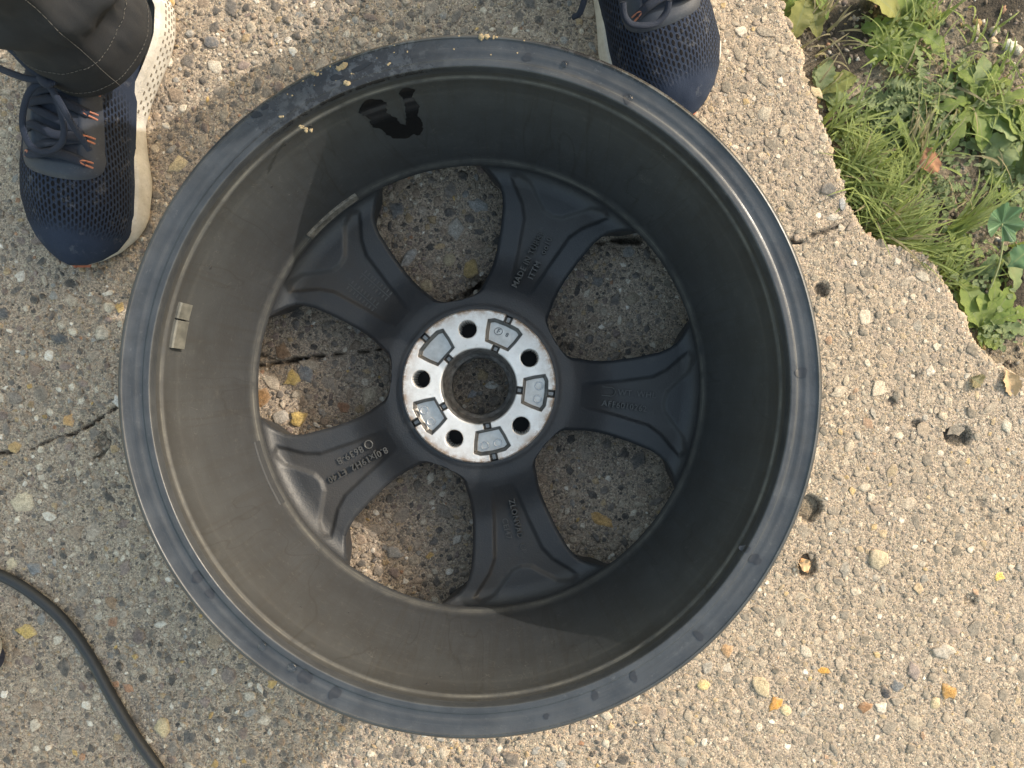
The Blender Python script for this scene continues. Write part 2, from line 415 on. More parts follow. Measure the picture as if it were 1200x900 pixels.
def stone_template(seed, elong):
    g = np.random.default_rng(seed); k = 9
    a = np.arange(k) * 2 * np.pi / k + g.uniform(-.2, .2, k)
    rad = g.uniform(.66, 1.14, k); rad[g.integers(k)] *= 1.22; rad[g.integers(k)] *= .78
    rings = [(.45, 1.0), (.82, .72), (1.0, .1), (1.02, -1.3)]
    V = [(g.uniform(-.15, .15), g.uniform(-.15, .15), 1.02)]
    for q, z in rings:
        for i in range(k):
            V.append((math.cos(a[i]) * rad[i] * q * elong, math.sin(a[i]) * rad[i] * q / elong, z + (g.uniform(-.3, .25) if z > .2 else 0)))
    Fa3 = np.array([(0, 1 + i, 1 + (i + 1) % k) for i in range(k)])
    Fa4 = np.array([(1 + r * k + i, 1 + (r + 1) * k + i, 1 + (r + 1) * k + (i + 1) % k, 1 + r * k + (i + 1) % k) for r in range(3) for i in range(k)])
    return np.array(V), Fa3, Fa4
TPL = [stone_template(100 + i, [1.0, 1.14, 1.34, 1.06, 1.22][i % 5]) for i in range(12)]
peb_meshes = []; RIM = np.array([0] + [.25] * 9 + [.75] * 9 + [1] * 18, float)
for V, f3, f4 in TPL:
    me = np_mesh('pebble', V, [f3, f4]); attr(me, 'rim', RIM); me.materials.append(PEB); peb_meshes.append(me)
crk_y = np.interp(sx, [p[0] for p in CRACK], [p[1] for p in CRACK])
agg = [[], []]
for i in order:
    side = 0 if sy[i] > crk_y[i] else 1
    if i in big:
        o = bpy.data.objects.new('pebble', peb_meshes[i % 12]); COL.objects.link(o); o.parent = slabs[side]
        hh = rr[i] * (rnd.uniform(.03, .12) if i >= len(NOTE) else rnd.uniform(.10, .2))
        hh = (hh + .0005) * (.6 if sx[i] > .12 and i >= len(NOTE) else 1); o.location = (sx[i], sy[i], sz[i] + .0004); o.scale = (rr[i], rr[i], hh)
        o.rotation_euler = (rnd.uniform(-.08, .08), rnd.uniform(-.08, .08), rnd.uniform(0, 6.28))
        o.color = (*stones[i][3], 1)
    else: agg[side].append(i)
for side in (0, 1):
    ii = np.array(agg[side]); n = len(ii)
    Vs = []; F3 = []; F4 = []; Cs = []; off = 0
    for t in range(12):
        q = ii[ii % 12 == t]
        V, f3, f4 = TPL[t]; m = len(q)
        if not m: continue
        an = rg.uniform(0, 6.28, m); ca, sa = np.cos(an)[:, None], np.sin(an)[:, None]
        hh = (rr[q] * rg.uniform(.04, .20, m) + rg.uniform(.0001, .0009, m)) * np.where(sx[q] > .12, .5, 1.0)
        x = (V[:, 0] * ca - V[:, 1] * sa) * rr[q][:, None] + sx[q][:, None]
        y = (V[:, 0] * sa + V[:, 1] * ca) * rr[q][:, None] + sy[q][:, None]
        tx, ty = rg.uniform(-.12, .12, m)[:, None], rg.uniform(-.12, .12, m)[:, None]
        z = V[:, 2] * hh[:, None] + sz[q][:, None] + (x - sx[q][:, None]) * tx + (y - sy[q][:, None]) * ty
        Vs.append(np.stack([x, y, z], -1).reshape(-1, 3))
        base = off + np.arange(m)[:, None, None] * len(V)
        F3.append((f3[None] + base).reshape(-1, 3)); F4.append((f4[None] + base).reshape(-1, 4)); off += m * len(V)
        cc = np.array([stones[k][3] for k in q]); Cs.append(np.repeat(np.concatenate([cc, np.ones((m, 1))], 1), len(V), 0))
    me = np_mesh('aggregate', np.concatenate(Vs), [np.concatenate(F3), np.concatenate(F4)])
    # np_mesh lists triangles first: attribute is per point, so the order is unaffected
    attr(me, 'tint', np.concatenate(Cs), 'FLOAT_COLOR'); attr(me, 'rim', np.tile(RIM, len(me.vertices) // len(RIM)))
    tag(link('aggregate', me, slabs[side], AGG), kind='stuff')
print('stones', len(idx), 'tris approx', len(idx) * 70)
exec_marker = 1
# ------------------------------------------------------------------ the wheel
WX, WY = wheel_c
wheel = tag(empty('alloy_wheel', (WX, WY, 0)), 'dark grey five-spoke alloy wheel lying face down on concrete', 'wheel')

M = Mat('barrel_paint')          # dusty inside of the barrel, satin lip; uv = (angle 0..1, arc length in metres)
uv = M.co('UV'); lip = M.attr('lip'); worn = M.attr('worn'); wet = M.attr('wet')
big = M.noise(5, 4, .6); mid = M.noise(30, 4, .65)
ring = M.noise(1.0, 4, .6, M.mapped(uv, (14, 900, 1)))
drip = M.noise(1.0, 4, .6, M.mapped(uv, (260, 9, 1)), dist=.6)
fine = M.noise(700, 2)
dust = M.mix(M.range(mid, .3, .7), (.027, .0285, .031), (.0355, .0375, .0405))
dust = M.mix(M.math('MULTIPLY', M.range(drip, .5, .66), .6), dust, (.026, .025, .024))
dust = M.mix(M.math('MULTIPLY', M.range(ring, .56, .75), .3), dust, (.062, .062, .060))
line = M.range(M.math('ABSOLUTE', M.math('SUBTRACT', M.noise(1.0, 3, .5, M.mapped(uv, (22, 3, 1)), dist=.5), .5)), .006, .0)
dust = M.mix(M.math('MULTIPLY', line, .5), dust, (.016, .015, .014))
dust = M.mix(M.math('MULTIPLY', M.range(M.noise(1.0, 5, .75, M.mapped(uv, (60, 30, 1))), .6, .72), .4), dust, (.064, .063, .060))
paint = M.mix(M.range(mid, .35, .65), (.040, .044, .051), (.060, .065, .073))
paint = M.mix(M.math('MULTIPLY', M.range(M.noise(90, 5, .75), .6, .74), .3), paint, (.13, .13, .125))
grime = M.range(M.noise(18, 6, .75), .46, .62)
dust = M.mix(M.math('MULTIPLY', grime, .45), dust, (.022, .021, .021))
dust = M.mix(M.math('MULTIPLY', M.range(M.noise(130, 5, .8), .58, .68), .4), dust, (.064, .063, .060))
hair = M.range(M.math('ABSOLUTE', M.math('SUBTRACT', M.noise(55, 2, .5, dist=1.2), .5)), .004, .0)
dust = M.mix(M.math('MULTIPLY', M.math('MULTIPLY', hair, M.range(M.noise(14, 2), .5, .62)), .6), dust, (.11, .105, .095))
scuff = M.range(M.noise(1.0, 5, .8, M.mapped(uv, (160, 160, 1))), .6, .68)
paint = M.mix(M.math('MULTIPLY', scuff, .35), paint, (.15, .155, .16))
paint = M.mix(M.math('MULTIPLY', M.range(M.noise(1.0, 4, .75, M.mapped(uv, (9, 1100, 1))), .56, .68), .4), paint, (.10, .105, .112))
paint = M.mix(M.math('MULTIPLY', M.range(M.noise(24, 5, .7), .52, .66), .5), paint, (.028, .03, .034))
c = M.mix(lip, dust, paint)
wornc = M.mix(M.range(ring, .4, .6), (.13, .124, .108), (.05, .049, .046))
c = M.mix(M.math('MULTIPLY', worn, M.range(M.noise(40, 5, .7), .34, .6)), c, wornc)
wn = M.math('MULTIPLY', wet, M.range(M.noise(110, 6, .75), .44, .51))
c = M.mix(wn, c, (.022, .022, .024))
sp = M.math('MULTIPLY', M.range(M.noise(420, 4, .8), .68, .75), .45)
c = M.mix(sp, c, (.26, .245, .21))
scr = M.noise(1.0, 2, .5, M.mapped(uv, (6, 2600, 1)))
M.set(Base__Color=c, Metallic=M.math('MULTIPLY', lip, .25),
      Roughness=M.math('SUBTRACT', M.mix(lip, (.72, .72, .72), M.ramp(M.noise(35, 5, .7), [(.35, .28), (.65, .48)])), M.math('MULTIPLY', wn, .2)),
      Normal=M.bump(M.math('ADD', M.math('MULTIPLY', scr, .5), fine), .0002, .5))
BARREL = M.m

M = Mat('spoke_paint')
a = M.noise(26, 4, .6); b = M.noise(600, 2); d = M.noise(8, 3)
c = M.mix(M.range(a, .3, .7), (.018, .020, .024), (.029, .031, .035))
c = M.mix(M.math('MULTIPLY', M.attr('pocket'), M.range(a, .35, .6, .35, .8)), c, (.030, .028, .027))
c = M.mix(M.math('MULTIPLY', M.range(d, .5, .68), .25), c, (.045, .043, .040))
c = M.mix(M.math('MULTIPLY', M.range(M.noise(70, 6, .8), .55, .68), .4), c, (.055, .053, .049))
c = M.mix(M.math('MULTIPLY', M.range(M.noise(260, 4, .8), .62, .72), .35), c, (.085, .083, .078))
M.set(Base__Color=c, Roughness=M.range(a, .3, .7, .40, .60), Normal=M.bump(M.math('ADD', M.math('ADD', b, M.math('MULTIPLY', M.noise(1500, 2), .6)), M.math('MULTIPLY', a, 1.5)), .0004, .6)); SPOKE = M.m

M = Mat('machined_aluminium')    # hub face; attr pocket = cast recess, attr edge = rust-stained rim, attr wall = painted shade
po = M.attr('pocket'); ed = M.attr('edge')
g = M.noise(55, 5, .7); tur = M.noise(1.0, 2, .5, M.mapped(M.co('UV'), (3, 2400, 1)))
c = M.mix(M.range(g, .35, .7), (.77, .75, .72), (.60, .575, .54))
c = M.mix(M.math('MULTIPLY', ed, M.range(M.noise(120, 5, .75), .36, .58)), c, (.36, .26, .19))
c = M.mix(M.math('MULTIPLY', M.range(M.noise(210, 4, .8), .6, .7), .4), c, (.38, .33, .28))
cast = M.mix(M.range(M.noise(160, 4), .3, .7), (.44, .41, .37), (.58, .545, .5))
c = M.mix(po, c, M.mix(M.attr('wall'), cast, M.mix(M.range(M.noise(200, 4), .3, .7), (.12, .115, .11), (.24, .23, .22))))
M.set(Base__Color=c, Metallic=M.mix(po, (.6, .6, .6), (.88, .88, .88)), Roughness=M.mix(po, (.48, .48, .48), (.38, .38, .38)),
      Normal=M.bump(M.math('ADD', M.math('MULTIPLY', tur, .6), M.noise(800, 2)), .00015, .5)); HUB = M.m
M = Mat('bore_metal'); g = M.noise(160, 4, .7)
M.set(Base__Color=M.mix(M.range(g, .35, .65), (.09, .088, .085), (.27, .26, .25)), Metallic=.5, Roughness=.6, Normal=M.bump(g, .0006, .8)); BORE = M.m
M = Mat('hole_shade_and_chip'); M.set(Base__Color=(.02, .02, .022), Roughness=.7); BLACK = M.m  # painted shade in the closed lug holes; also colours the paint chips

RZ = .092
# ---- barrel: lip, inner wall, well ring, front flange, outside
prof = [(.2560, .2195), (.2582, .2208), (.2593, .2240), (.2592, .2275), (.2586, .2303), (.2574, .2320), (.2562, .2328), (.2552, .2330), (.2547, .2322), (.2500, .2309),
        (.2465, .2306), (.2440, .2299), (.2420, .2297), (.2408, .2299), (.2400, .2305), (.2376, .2306), (.2358, .2304), (.2351, .2288), (.2347, .2255), (.2343, .2210), (.2338, .2180),
        (.2324, .2166), (.2316, .2150), (.2313, .2100), (.2304, .2040), (.2294, .1994), (.2282, .1955), (.2268, .1905), (.2238, .1800), (.2204, .1640), (.2170, .1480), (.2138, .1320),
        (.2112, .1180), (.2092, .1070), (.2080, .0985), (.2066, .0940), (.2050, .0905), (.2042, .0870), (.2044, .0825), (.2064, .0770), (.2110, .0720), (.2180, .0640), (.2260, .0520),
        (.2340, .0380), (.2415, .0200), (.2435, .0120), (.2455, .0040), (.2500, .0005), (.2555, .0008), (.2590, .0045), (.2590, .0120),
        (.2465, .0165), (.2445, .0220), (.2430, .0400), (.2330, .0600), (.2230, .0760), (.2150, .0880), (.2160, .1150), (.2220, .1450), (.2385, .1900), (.2420, .2050), (.2430, .2160), (.2470, .2185)]
inner_n = prof.index((.2455, .0040)) + 1
def refine(P, n=3):
    q = smooth_path([(r, z, 0) for r, z in P], n); return [(p.x, p.y) for p in q]
inner = refine(prof[:inner_n], 4); outer = prof[inner_n:]
P = inner + outer + [prof[0]]
SEG = 480
V, Fq = revolve(P, SEG)
me = np_mesh('rim_barrel', V, Fq[:, ::-1])
Pn = np.array(P); al = np.concatenate([[0], np.cumsum(np.hypot(*np.diff(Pn, axis=0).T))])
ang = np.tile(np.arange(SEG) / SEG, len(P)); arc = np.repeat(al, SEG)
set_uv(me, np.stack([ang, arc], -1))
ri = np.repeat(Pn[:, 0], SEG); zi = np.repeat(Pn[:, 1], SEG); inn = np.repeat(np.arange(len(P)) < len(inner), SEG)
attr(me, 'lip', np.where(zi > .2225, 1, 0) * 1.0 + np.where(~inn, 1, 0) * (zi <= .2225))
wr = .75 * np.exp(-((zi - .2172) / .0009) ** 2) + .12 * np.exp(-((zi - .199) / .0015) ** 2) + .8 * np.exp(-((zi - RZ) / .0035) ** 2)
attr(me, 'worn', np.clip(wr, 0, 1) * inn)
da = (ang * 360 - 112 + 180) % 360 - 180
db = (ang * 360 - 62 + 180) % 360 - 180
attr(me, 'wet', (np.exp(-(da / 17) ** 4) * .95 + .9 * np.exp(-(db / 16) ** 4) * (ri > .2545)) * (zi > .226) * inn)
link('rim_barrel', me, wheel, BARREL)

# ---- spokes: one sector of the disc, copied five times
WIN = [(.0830, 0), (.0834, 3.7), (.0842, 6.4), (.0855, 9.2), (.0875, 12.0), (.0905, 14.6), (.0945, 16.8), (.100, 18.8), (.108, 20.6), (.118, 21.9), (.130, 22.7), (.150, 23.1), (.172, 22.9),
       (.182, 22.2), (.189, 21.3), (.195, 19.7), (.200, 18.0), (.205, 15.8), (.2100, 14.5)]
wr_, wa_ = np.array(WIN).T; wr_ = .083 + (wr_ - .083) * 1.035; wa_ = wa_ - 2.6 * sstep(.084, .1, wr_)
rs = np.unique(np.concatenate([np.linspace(.0712, .083, 10), wr_, np.linspace(.083, .2144, 140), .083 + .012 * np.linspace(0, 1, 26) ** 2]))
def spoke_a(r): return np.radians(36 - np.interp(r, wr_, wa_))
YREC = [(.094, -.011), (.128, -.0165), (.160, -.0235), (.172, -.031), (.1905, -.0500), (.1965, -.0440), (.1935, -.0300), (.1755, -.0085), (.1735, 0), (.1755, .0085), (.1935, .0300), (.1965, .0440), (.1905, .0500), (.172, .031), (.160, .0235), (.128, .0165), (.094, .011)]
def spoke_z(r, th):
    u = r * np.cos(th) / 1.025; v = r * np.sin(th) / 1.025; a = spoke_a(r)
    z = .0770 - .0200 * sstep(.070, .132, r) + .004 * sstep(.13, .2, r)
    sdv = sd_poly(u, v, YREC)
    rec = (1 - sstep(-.0034, .0016, sdv)) * sstep(.088, .118, u)
    z = z - .0026 * rec
    z = z + 0.0
    d = np.where(a < np.radians(35.9), r * (a - np.abs(th)), .02)
    z = z - .0026 * (1 - np.clip(d / .0040, 0, 1)) ** 2
    e = np.clip((r - .1920) / .0170, 0, .999)
    z = z + .014 * (1 - np.sqrt(1 - e * e))
    # hub boss shoulder
    z = z - .0012 * sstep(.0735, .078, r) * (1 - sstep(.079, .092, r))
    return z, rec
NS = 97
s = np.linspace(-1, 1, NS); s = np.sign(s) * (1 - (1 - np.abs(s)) ** 1.35)
RR, SS = np.meshgrid(rs, s, indexing='ij'); TH = SS * spoke_a(RR)
ZZ, REC = spoke_z(RR, TH)
top = np.stack([RR * np.cos(TH), RR * np.sin(TH), ZZ], -1).reshape(-1, 3)
nr = len(rs); Ft = grid_faces(nr, NS)
bot = np.stack([(RR - .006 * sstep(.083, .095, RR)) * np.cos(TH * .86), (RR - .006 * sstep(.083, .095, RR)) * np.sin(TH * .86), .026 + .008 * (1 - sstep(.08, .12, RR))], -1).reshape(-1, 3)
V = np.concatenate([top, bot]); nb = len(top)
side = []
j0 = [i for i in range(nr - 1) if rs[i] >= .0829 and rs[i + 1] <= .2146]
for i in j0:
    a, b = i * NS, (i + 1) * NS; side.append((a, b, b + nb, a + nb))
    a, b = i * NS + NS - 1, (i + 1) * NS + NS - 1; side.append((b, a, a + nb, b + nb))
# separate wall vertices so the edge stays crisp
side = np.array(side); Vw = V[side.ravel()]; fw = np.arange(side.size).reshape(-1, 4) + len(V)
me = np_mesh('spoke', np.concatenate([V, Vw]), [Ft, Ft[:, ::-1] + nb, fw])
attr(me, 'pocket', np.concatenate([REC.ravel(), np.zeros(nb + len(Vw))])); me.materials.append(SPOKE)
SPA = [355, 67, 139, 211, 283]
spokes = []
SPL = ['spoke on the right with a raised slot mark', 'upper right spoke marked MADE IN TURKEY', 'upper left spoke with two tally marks', 'lower left spoke marked ET40, partly in sun', 'bottom spoke with two rows of lettering']
for k in range(5):
    o = link('spoke', me, wheel); o.rotation_euler = (0, 0, R(SPA[k])); o['label'] = SPL[k]; spokes.append(o)

# ---- hub mounting face: a cast and machined relief
NR, NT = 120, 1080
r = np.linspace(.0352, .0715, NR); t = np.arange(NT) * 2 * np.pi / NT
RR, TT = np.meshgrid(r, t, indexing='ij')
Z = np.full(RR.shape, .0800); PK = np.zeros(RR.shape)
KEY = [(.0405, -.0118), (.0405, .0118), (.0500, .0152), (.0605, .0178), (.0640, .0120), (.0648, 0), (.0640, -.0120), (.0605, -.0178), (.0500, -.0152)]
HOLE = np.zeros(RR.shape); WALL_SHADE = np.zeros(RR.shape)
for k in range(5):
    th = TT - R(SPA[k] - 1); u = RR * np.cos(th); v = RR * np.sin(th)
    sdp = sd_poly(u, v, KEY) ; sdp = np.where(u > 0, sdp, 1)
    ch = np.maximum(np.abs(v) - .0036, .02 - u)
    q = np.minimum(sdp, ch)
    dep = np.where(sdp < ch, .0062, .0050)
    Z -= .0092 * (1 - sstep(-.0032, .0002, sdp)); Z -= np.where(sdp > -.001, .0072 * (1 - sstep(-.0020, .0004, ch)), 0) * sstep(-.001, .0006, sdp)
    WALL_SHADE = np.maximum(WALL_SHADE, np.maximum((1 - sstep(.0, .0006, sdp)) * sstep(-.0036, -.0026, sdp), .8 * (1 - sstep(-.0004, .0006, ch)) * (sdp > 0)))  # dark band on pocket walls and channels: shade put into the colour
    PK = np.maximum(PK, 1 - sstep(-.0006, .0006, q))
    th = TT - R(SPA[k] + 34); hu = RR * np.cos(th) - .054; hv = RR * np.sin(th); hd = np.where(np.cos(th) > 0, np.hypot(hu, hv), 1)
    Z = np.where(hd < .0081, .04, Z - .0008 * (1 - sstep(.0081, .0090, hd)))
    HOLE = np.maximum(HOLE, (hd < .0082) * 1.0)
Z -= .0012 * sstep(.0702, .0715, RR)
Z -= .0010 * (1 - sstep(.0352, .0362, RR))
V = np.stack([RR * np.cos(TT), RR * np.sin(TT), Z], -1).reshape(-1, 3)
sk = np.stack([.0715 * np.cos(t), .0715 * np.sin(t), np.full(NT, .060)], -1)
V = np.concatenate([V, V[(NR - 1) * NT:], sk])
Fq = grid_faces(NR, NT, True)
Fs = grid_faces(2, NT, True) + NR * NT
me = np_mesh('hub_face', V, [Fq[:, ::-1], Fs[:, ::-1]]); me.materials.append(HUB); me.materials.append(BLACK)
ext = np.zeros(2 * NT)
attr(me, 'pocket', np.concatenate([PK.ravel(), ext + 1])); attr(me, 'wall', np.concatenate([WALL_SHADE.ravel(), ext])); attr(me, 'edge', np.concatenate([(.45 * (PK < .5) * sstep(.055, .07, RR) + .75 * sstep(.0655, .071, RR)).ravel(), ext + 1]))
set_uv(me, np.concatenate([np.stack([TT.ravel() / 6.2832, RR.ravel()], -1), np.zeros((2 * NT, 2))]))
hf = HOLE.ravel()[Fq].min(1) > 0
mi = np.zeros(len(me.polygons), np.int32); mi[:len(hf)] = hf; me.polygons.foreach_set('material_index', mi)  # lug hole floors coloured black to stand in for their shade
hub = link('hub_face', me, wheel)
prof = [(.0352, .0792), (.0343, .0780), (.0338, .0750), (.0330, .0700), (.0322, .0660), (.0318, .0560), (.0300, .0525), (.0284, .0510), (.0277, .0490), (.0274, .0340), (.0800, .0340)]
V, Fq = revolve(prof, 160); link('centre_bore', np_mesh('centre_bore', V, Fq[:, ::-1]), wheel, BORE)

# raised casting marks in the hub pockets
def ring_mesh(R0, R1, z0, z1, seg=28):
    V, Fq = revolve([(R0, z0), (R0 + .0002, z1), (R1 - .0002, z1), (R1, z0)], seg); return np_mesh('ring', V, Fq[:, ::-1])
def disc_mesh(R0, z0, z1, seg=24):
    V, Fq = revolve([(R0, z0), (R0 * .93, z1), (.00001, z1)], seg); return np_mesh('disc', V, Fq[:, ::-1])
CASTM = Mat('cast_mark'); CASTM.set(Base__Color=(.6, .61, .63), Metallic=.8, Roughness=.4); CASTM = CASTM.m
def polar(deg, u, v):
    a = R(deg); return (u * math.cos(a) - v * math.sin(a), u * math.sin(a) + v * math.cos(a))
rm = ring_mesh(.0030, .0040, .0705, .0720); rm.materials.append(CASTM)
for k in (0, 3, 4):
    for v in (-.0062, .0062):
        o = link('casting_stamp', rm, hub); x, y = polar(SPA[k] - 1, .0560, v); o.location = (x, y, .0002)

LETTER = Mat('raised_paint'); LETTER.set(Base__Color=LETTER.mix(LETTER.noise(300, 3), (.04, .04, .04), (.085, .083, .078)), Roughness=.45); LETTER = LETTER.m
def sz_at(u, v): return float(spoke_z(np.array([math.hypot(u, v)]), np.array([math.atan2(v, u)]))[0][0])
def text_mesh(s, size, depth):
    cu = bpy.data.curves.new('t', 'FONT'); cu.body = s; cu.size = size; cu.extrude = depth; cu.resolution_u = 2; cu.align_x = 'LEFT'; cu.align_y = 'CENTER'; cu.offset = size * .012
    cu.space_character = 1.08
    ob = bpy.data.objects.new('t', cu); COL.objects.link(ob); dg = bpy.context.evaluated_depsgraph_get()
    me = bpy.data.meshes.new_from_object(ob.evaluated_get(dg)); bpy.data.objects.remove(ob); bpy.data.curves.remove(cu)
    me.materials.clear(); return me
def spoke_text(k, s, u, v, size, rot=0, depth=.0018, parent=None, mat=None, z=None, name='raised_lettering', base=None):
    me = text_mesh(s, size, depth); me.materials.append(mat or LETTER)
    par = parent or spokes[k]; o = link(name, me, par)
    zz = z if z is not None else float(spoke_z(np.array([math.hypot(u + .015, v)]), np.array([math.atan2(v, u + .015)]))[0][0])
    L_ = len(s) * size * .5; z0_ = sz_at(u + .001, v); z1_ = sz_at(u + L_, v)
    o.location = (u, v, z0_); o.rotation_euler = (0, math.atan2(z0_ - z1_, L_), R(rot)); return o
spoke_text(3, '8.0Jx19H2  ET40', .1060, .0062, .0088, -3)
spoke_text(3, '8639-8', .1270, -.0068, .0092, -3)
o = link('casting_ring', ring_mesh(.0030, .0046, -.0015, .0016), spokes[3], LETTER); o.location = (.1205, -.0070, sz_at(.1205, -.007))
spoke_text(0, 'WT .WHL', .1330, .0055, .0078, 0)
spoke_text(0, 'AFF6010262', .1180, -.0060, .0080, -3)
V = []; 
def stadium(L, r0, n=10):
    out = []
    for i in range(n + 1): a = -math.pi / 2 + math.pi * i / n; out.append((L + r0 * math.cos(a), r0 * math.sin(a)))
    for i in range(n + 1): a = math.pi / 2 + math.pi * i / n; out.append((-L + r0 * math.cos(a), r0 * math.sin(a)))
    return out
o_, i_ = stadium(.0055, .0048), stadium(.0055, .0036)
n = len(o_); z0, z1 = -.001, .0011
V = [(x, y, z0) for x, y in o_] + [(x * .99, y * .97, z1) for x, y in o_] + [(x, y, z1) for x, y in i_] + [(x, y, z0) for x, y in i_]
o = link('casting_slot', np_mesh('casting_slot', np.array(V), grid_faces(4, n, True)), spokes[0], LETTER); o.location = (.1205, .0055, sz_at(.1205, .0055))
spoke_text(1, 'MADE IN TURKEY', .0985, .0062, .0080, -3)
spoke_text(1, 'ITTM   oo10', .1130, -.0045, .0080, -3)
spoke_text(4, 'ZLONVAD  CP', .1120, .0050, .0078, 0)
spoke_text(4, 'CEI47', .1290, -.0058, .0078, 0)
# the two tally scales on the upper-left spoke
def bars_mesh(L, n, h):
    V = []; Fa = []
    def bx(x0, y0, x1, y1, z):
        b = len(V); V.extend([(x0, y0, -.001), (x1, y0, -.001), (x1, y1, -.001), (x0, y1, -.001), (x0, y0, z), (x1, y0, z), (x1, y1, z), (x0, y1, z)])
        Fa.extend([(b + 4, b + 5, b + 6, b + 7), (b, b + 1, b + 5, b + 4), (b + 1, b + 2, b + 6, b + 5), (b + 2, b + 3, b + 7, b + 6), (b + 3, b, b + 4, b + 7)])
    bx(-L / 2, -.0005, L / 2, .0005, .0009)
    for i in range(n):
        x = -L / 2 + L * (i + .5) / n; bx(x - .00055, -h, x + .00055, -.0016, .0011); bx(x - .00055, .0016, x + .00055, h, .0011)
    return np_mesh('bars', np.array(V), np.array(Fa), False)
bm_ = bars_mesh(.036, 9, .0052); bm_.materials.append(LETTER)
for v, u in ((-.0075, .139), (.0085, .142)):
    o = link('casting_scale', bm_, spokes[2]); o.location = (u, v, sz_at(u, v) + .0004)
# emblem and numeral in the upper pocket
EMB = Mat('emblem_mark'); EMB.set(Base__Color=(.12, .125, .13), Metallic=.4, Roughness=.5); EMB = EMB.m
em = ring_mesh(.0030, .0036, .0705, .0717); em.materials.append(EMB)
o = link('cast_emblem', em, hub); x, y = polar(66, .0545, .0045); o.location = (x, y, 0); o.scale = (1.15, 1, 1)
for (sx_, v, sz_) in (('F', .0058, .0060), ('8', -.0030, .0056)):
    me = text_mesh(sx_, sz_, .0005); me.materials.append(EMB); o = link('cast_mark', me, hub)
    x, y = polar(66, .0545, v); o.location = (x, y, .0712); o.rotation_euler = (0, 0, R(66 - 90))

# ---- balance weights on the inner wall
M = Mat('weight_zinc'); g = M.noise(120, 4)
M.set(Base__Color=M.mix(M.range(g, .35, .65), (.085, .084, .077), (.15, .147, .132)), Metallic=.3, Roughness=.55); WEIGHT = M.m
M = Mat('weight_dark'); g = M.noise(150, 4, .7)
M.set(Base__Color=M.mix(M.range(g, .35, .65), (.06, .056, .05), (.2, .185, .16)), Metallic=.2, Roughness=.6); WEIGHTD = M.m
def weight(a0, a1, r0, th, z0, z1, mat, r1=None, label=None):
    n = 12; V = []; r1 = r1 if r1 is not None else r0; c = .0009
    sec = [(0, z0), (-th + c, z0), (-th, z0 + c), (-th, z1 - c), (-th + c, z1), (0, z1)]
    for i in range(n + 1):
        a = R(a0 + (a1 - a0) * i / n)
        for dr, z in sec:
            rb = r0 + (r1 - r0) * (z - z0) / (z1 - z0) + dr
            V.append((rb * math.cos(a), rb * math.sin(a), z))
    k = len(sec); Fq = grid_faces(n + 1, k, True)
    caps = np.array([list(range(k))[::-1], [n * k + j for j in range(k)]])
    o = link('balance_weight', np_mesh('balance_weight', np.array(V), [Fq, caps], False), wheel, mat)
    if label: o['label'] = label
weight(163.8, 166.9, .2285, .0036, .1985, .2110, WEIGHT, .2325, label='shorter zinc balance weight block')
weight(167.2, 172.6, .2285, .0039, .1980, .2112, WEIGHT, .2325, label='longer zinc balance weight block')
weight(122.5, 138.5, .2060, .0030, .0885, .0975, WEIGHTD, .2085, label='thin balance weight strip in the shaded part')
weight(194.0, 211.0, .2070, .0018, .0925, .1020, BARREL, .2090, label='dusty balance weight strip in the sunlit part')

# ---- wet marks and drops
M = Mat('wet_film'); M.set(Base__Color=(.010, .010, .011), Roughness=.12); WET = M.m
M = Mat('damp_film'); M.set(Base__Color=M.mix(M.noise(300, 3), (.018, .019, .023), (.034, .036, .042)), Roughness=.3); DAMP = M.m
M = Mat('water'); M.set(Base__Color=(.9, .95, 1), Roughness=.02, IOR=1.33); M.b.inputs['Transmission Weight'].default_value = 1.0; WATER = M.m
Pin = np.array(inner)
def lip_z(r):        # height of the lip / inner wall surface at radius r (inner profile, top side)
    k = (Pin[:, 1] > .2262) & (Pin[:, 0] < .2578); rr_, zz_ = Pin[k, 0], Pin[k, 1]; o_ = np.argsort(rr_); return np.interp(r, rr_[o_], zz_[o_])
def wet_patch(name, cx, cy, rx, ry, rot, seed, z, mat, lift=.0004, n=26, onlip=True):
    """blob painted by water on the lip: a thin film following the profile, photo pixels"""
    g = np.random.default_rng(seed); V = []; c, s_ = math.cos(R(rot)), math.sin(R(rot)); k = 6
    p1_, p2_, p3_ = g.uniform(0, 6, 3); wob = [1 + .14 * math.sin(2 * math.pi * i / n * 2 + p1_) + .12 * math.sin(2 * math.pi * i / n * 3 + p2_) + .06 * math.sin(2 * math.pi * i / n * 5 + p3_) for i in range(n)]
    p0 = px(cx, cy, z)
    for q in range(k + 1):
        for i in range(n):
            a = 2 * math.pi * i / n; f = q / k * wob[i]
            x = (math.cos(a) * rx * c - math.sin(a) * ry * s_) * f * (CAM_Z - z) / F + p0.x - WX
            y = (math.cos(a) * rx * s_ + math.sin(a) * ry * c) * f * (CAM_Z - z) / F + p0.y - WY
            V.append((x, y, lip_z(math.hypot(x, y)) + lift))
    return link(name, np_mesh(name, np.array(V), grid_faces(k + 1, n, True)), wheel, mat)
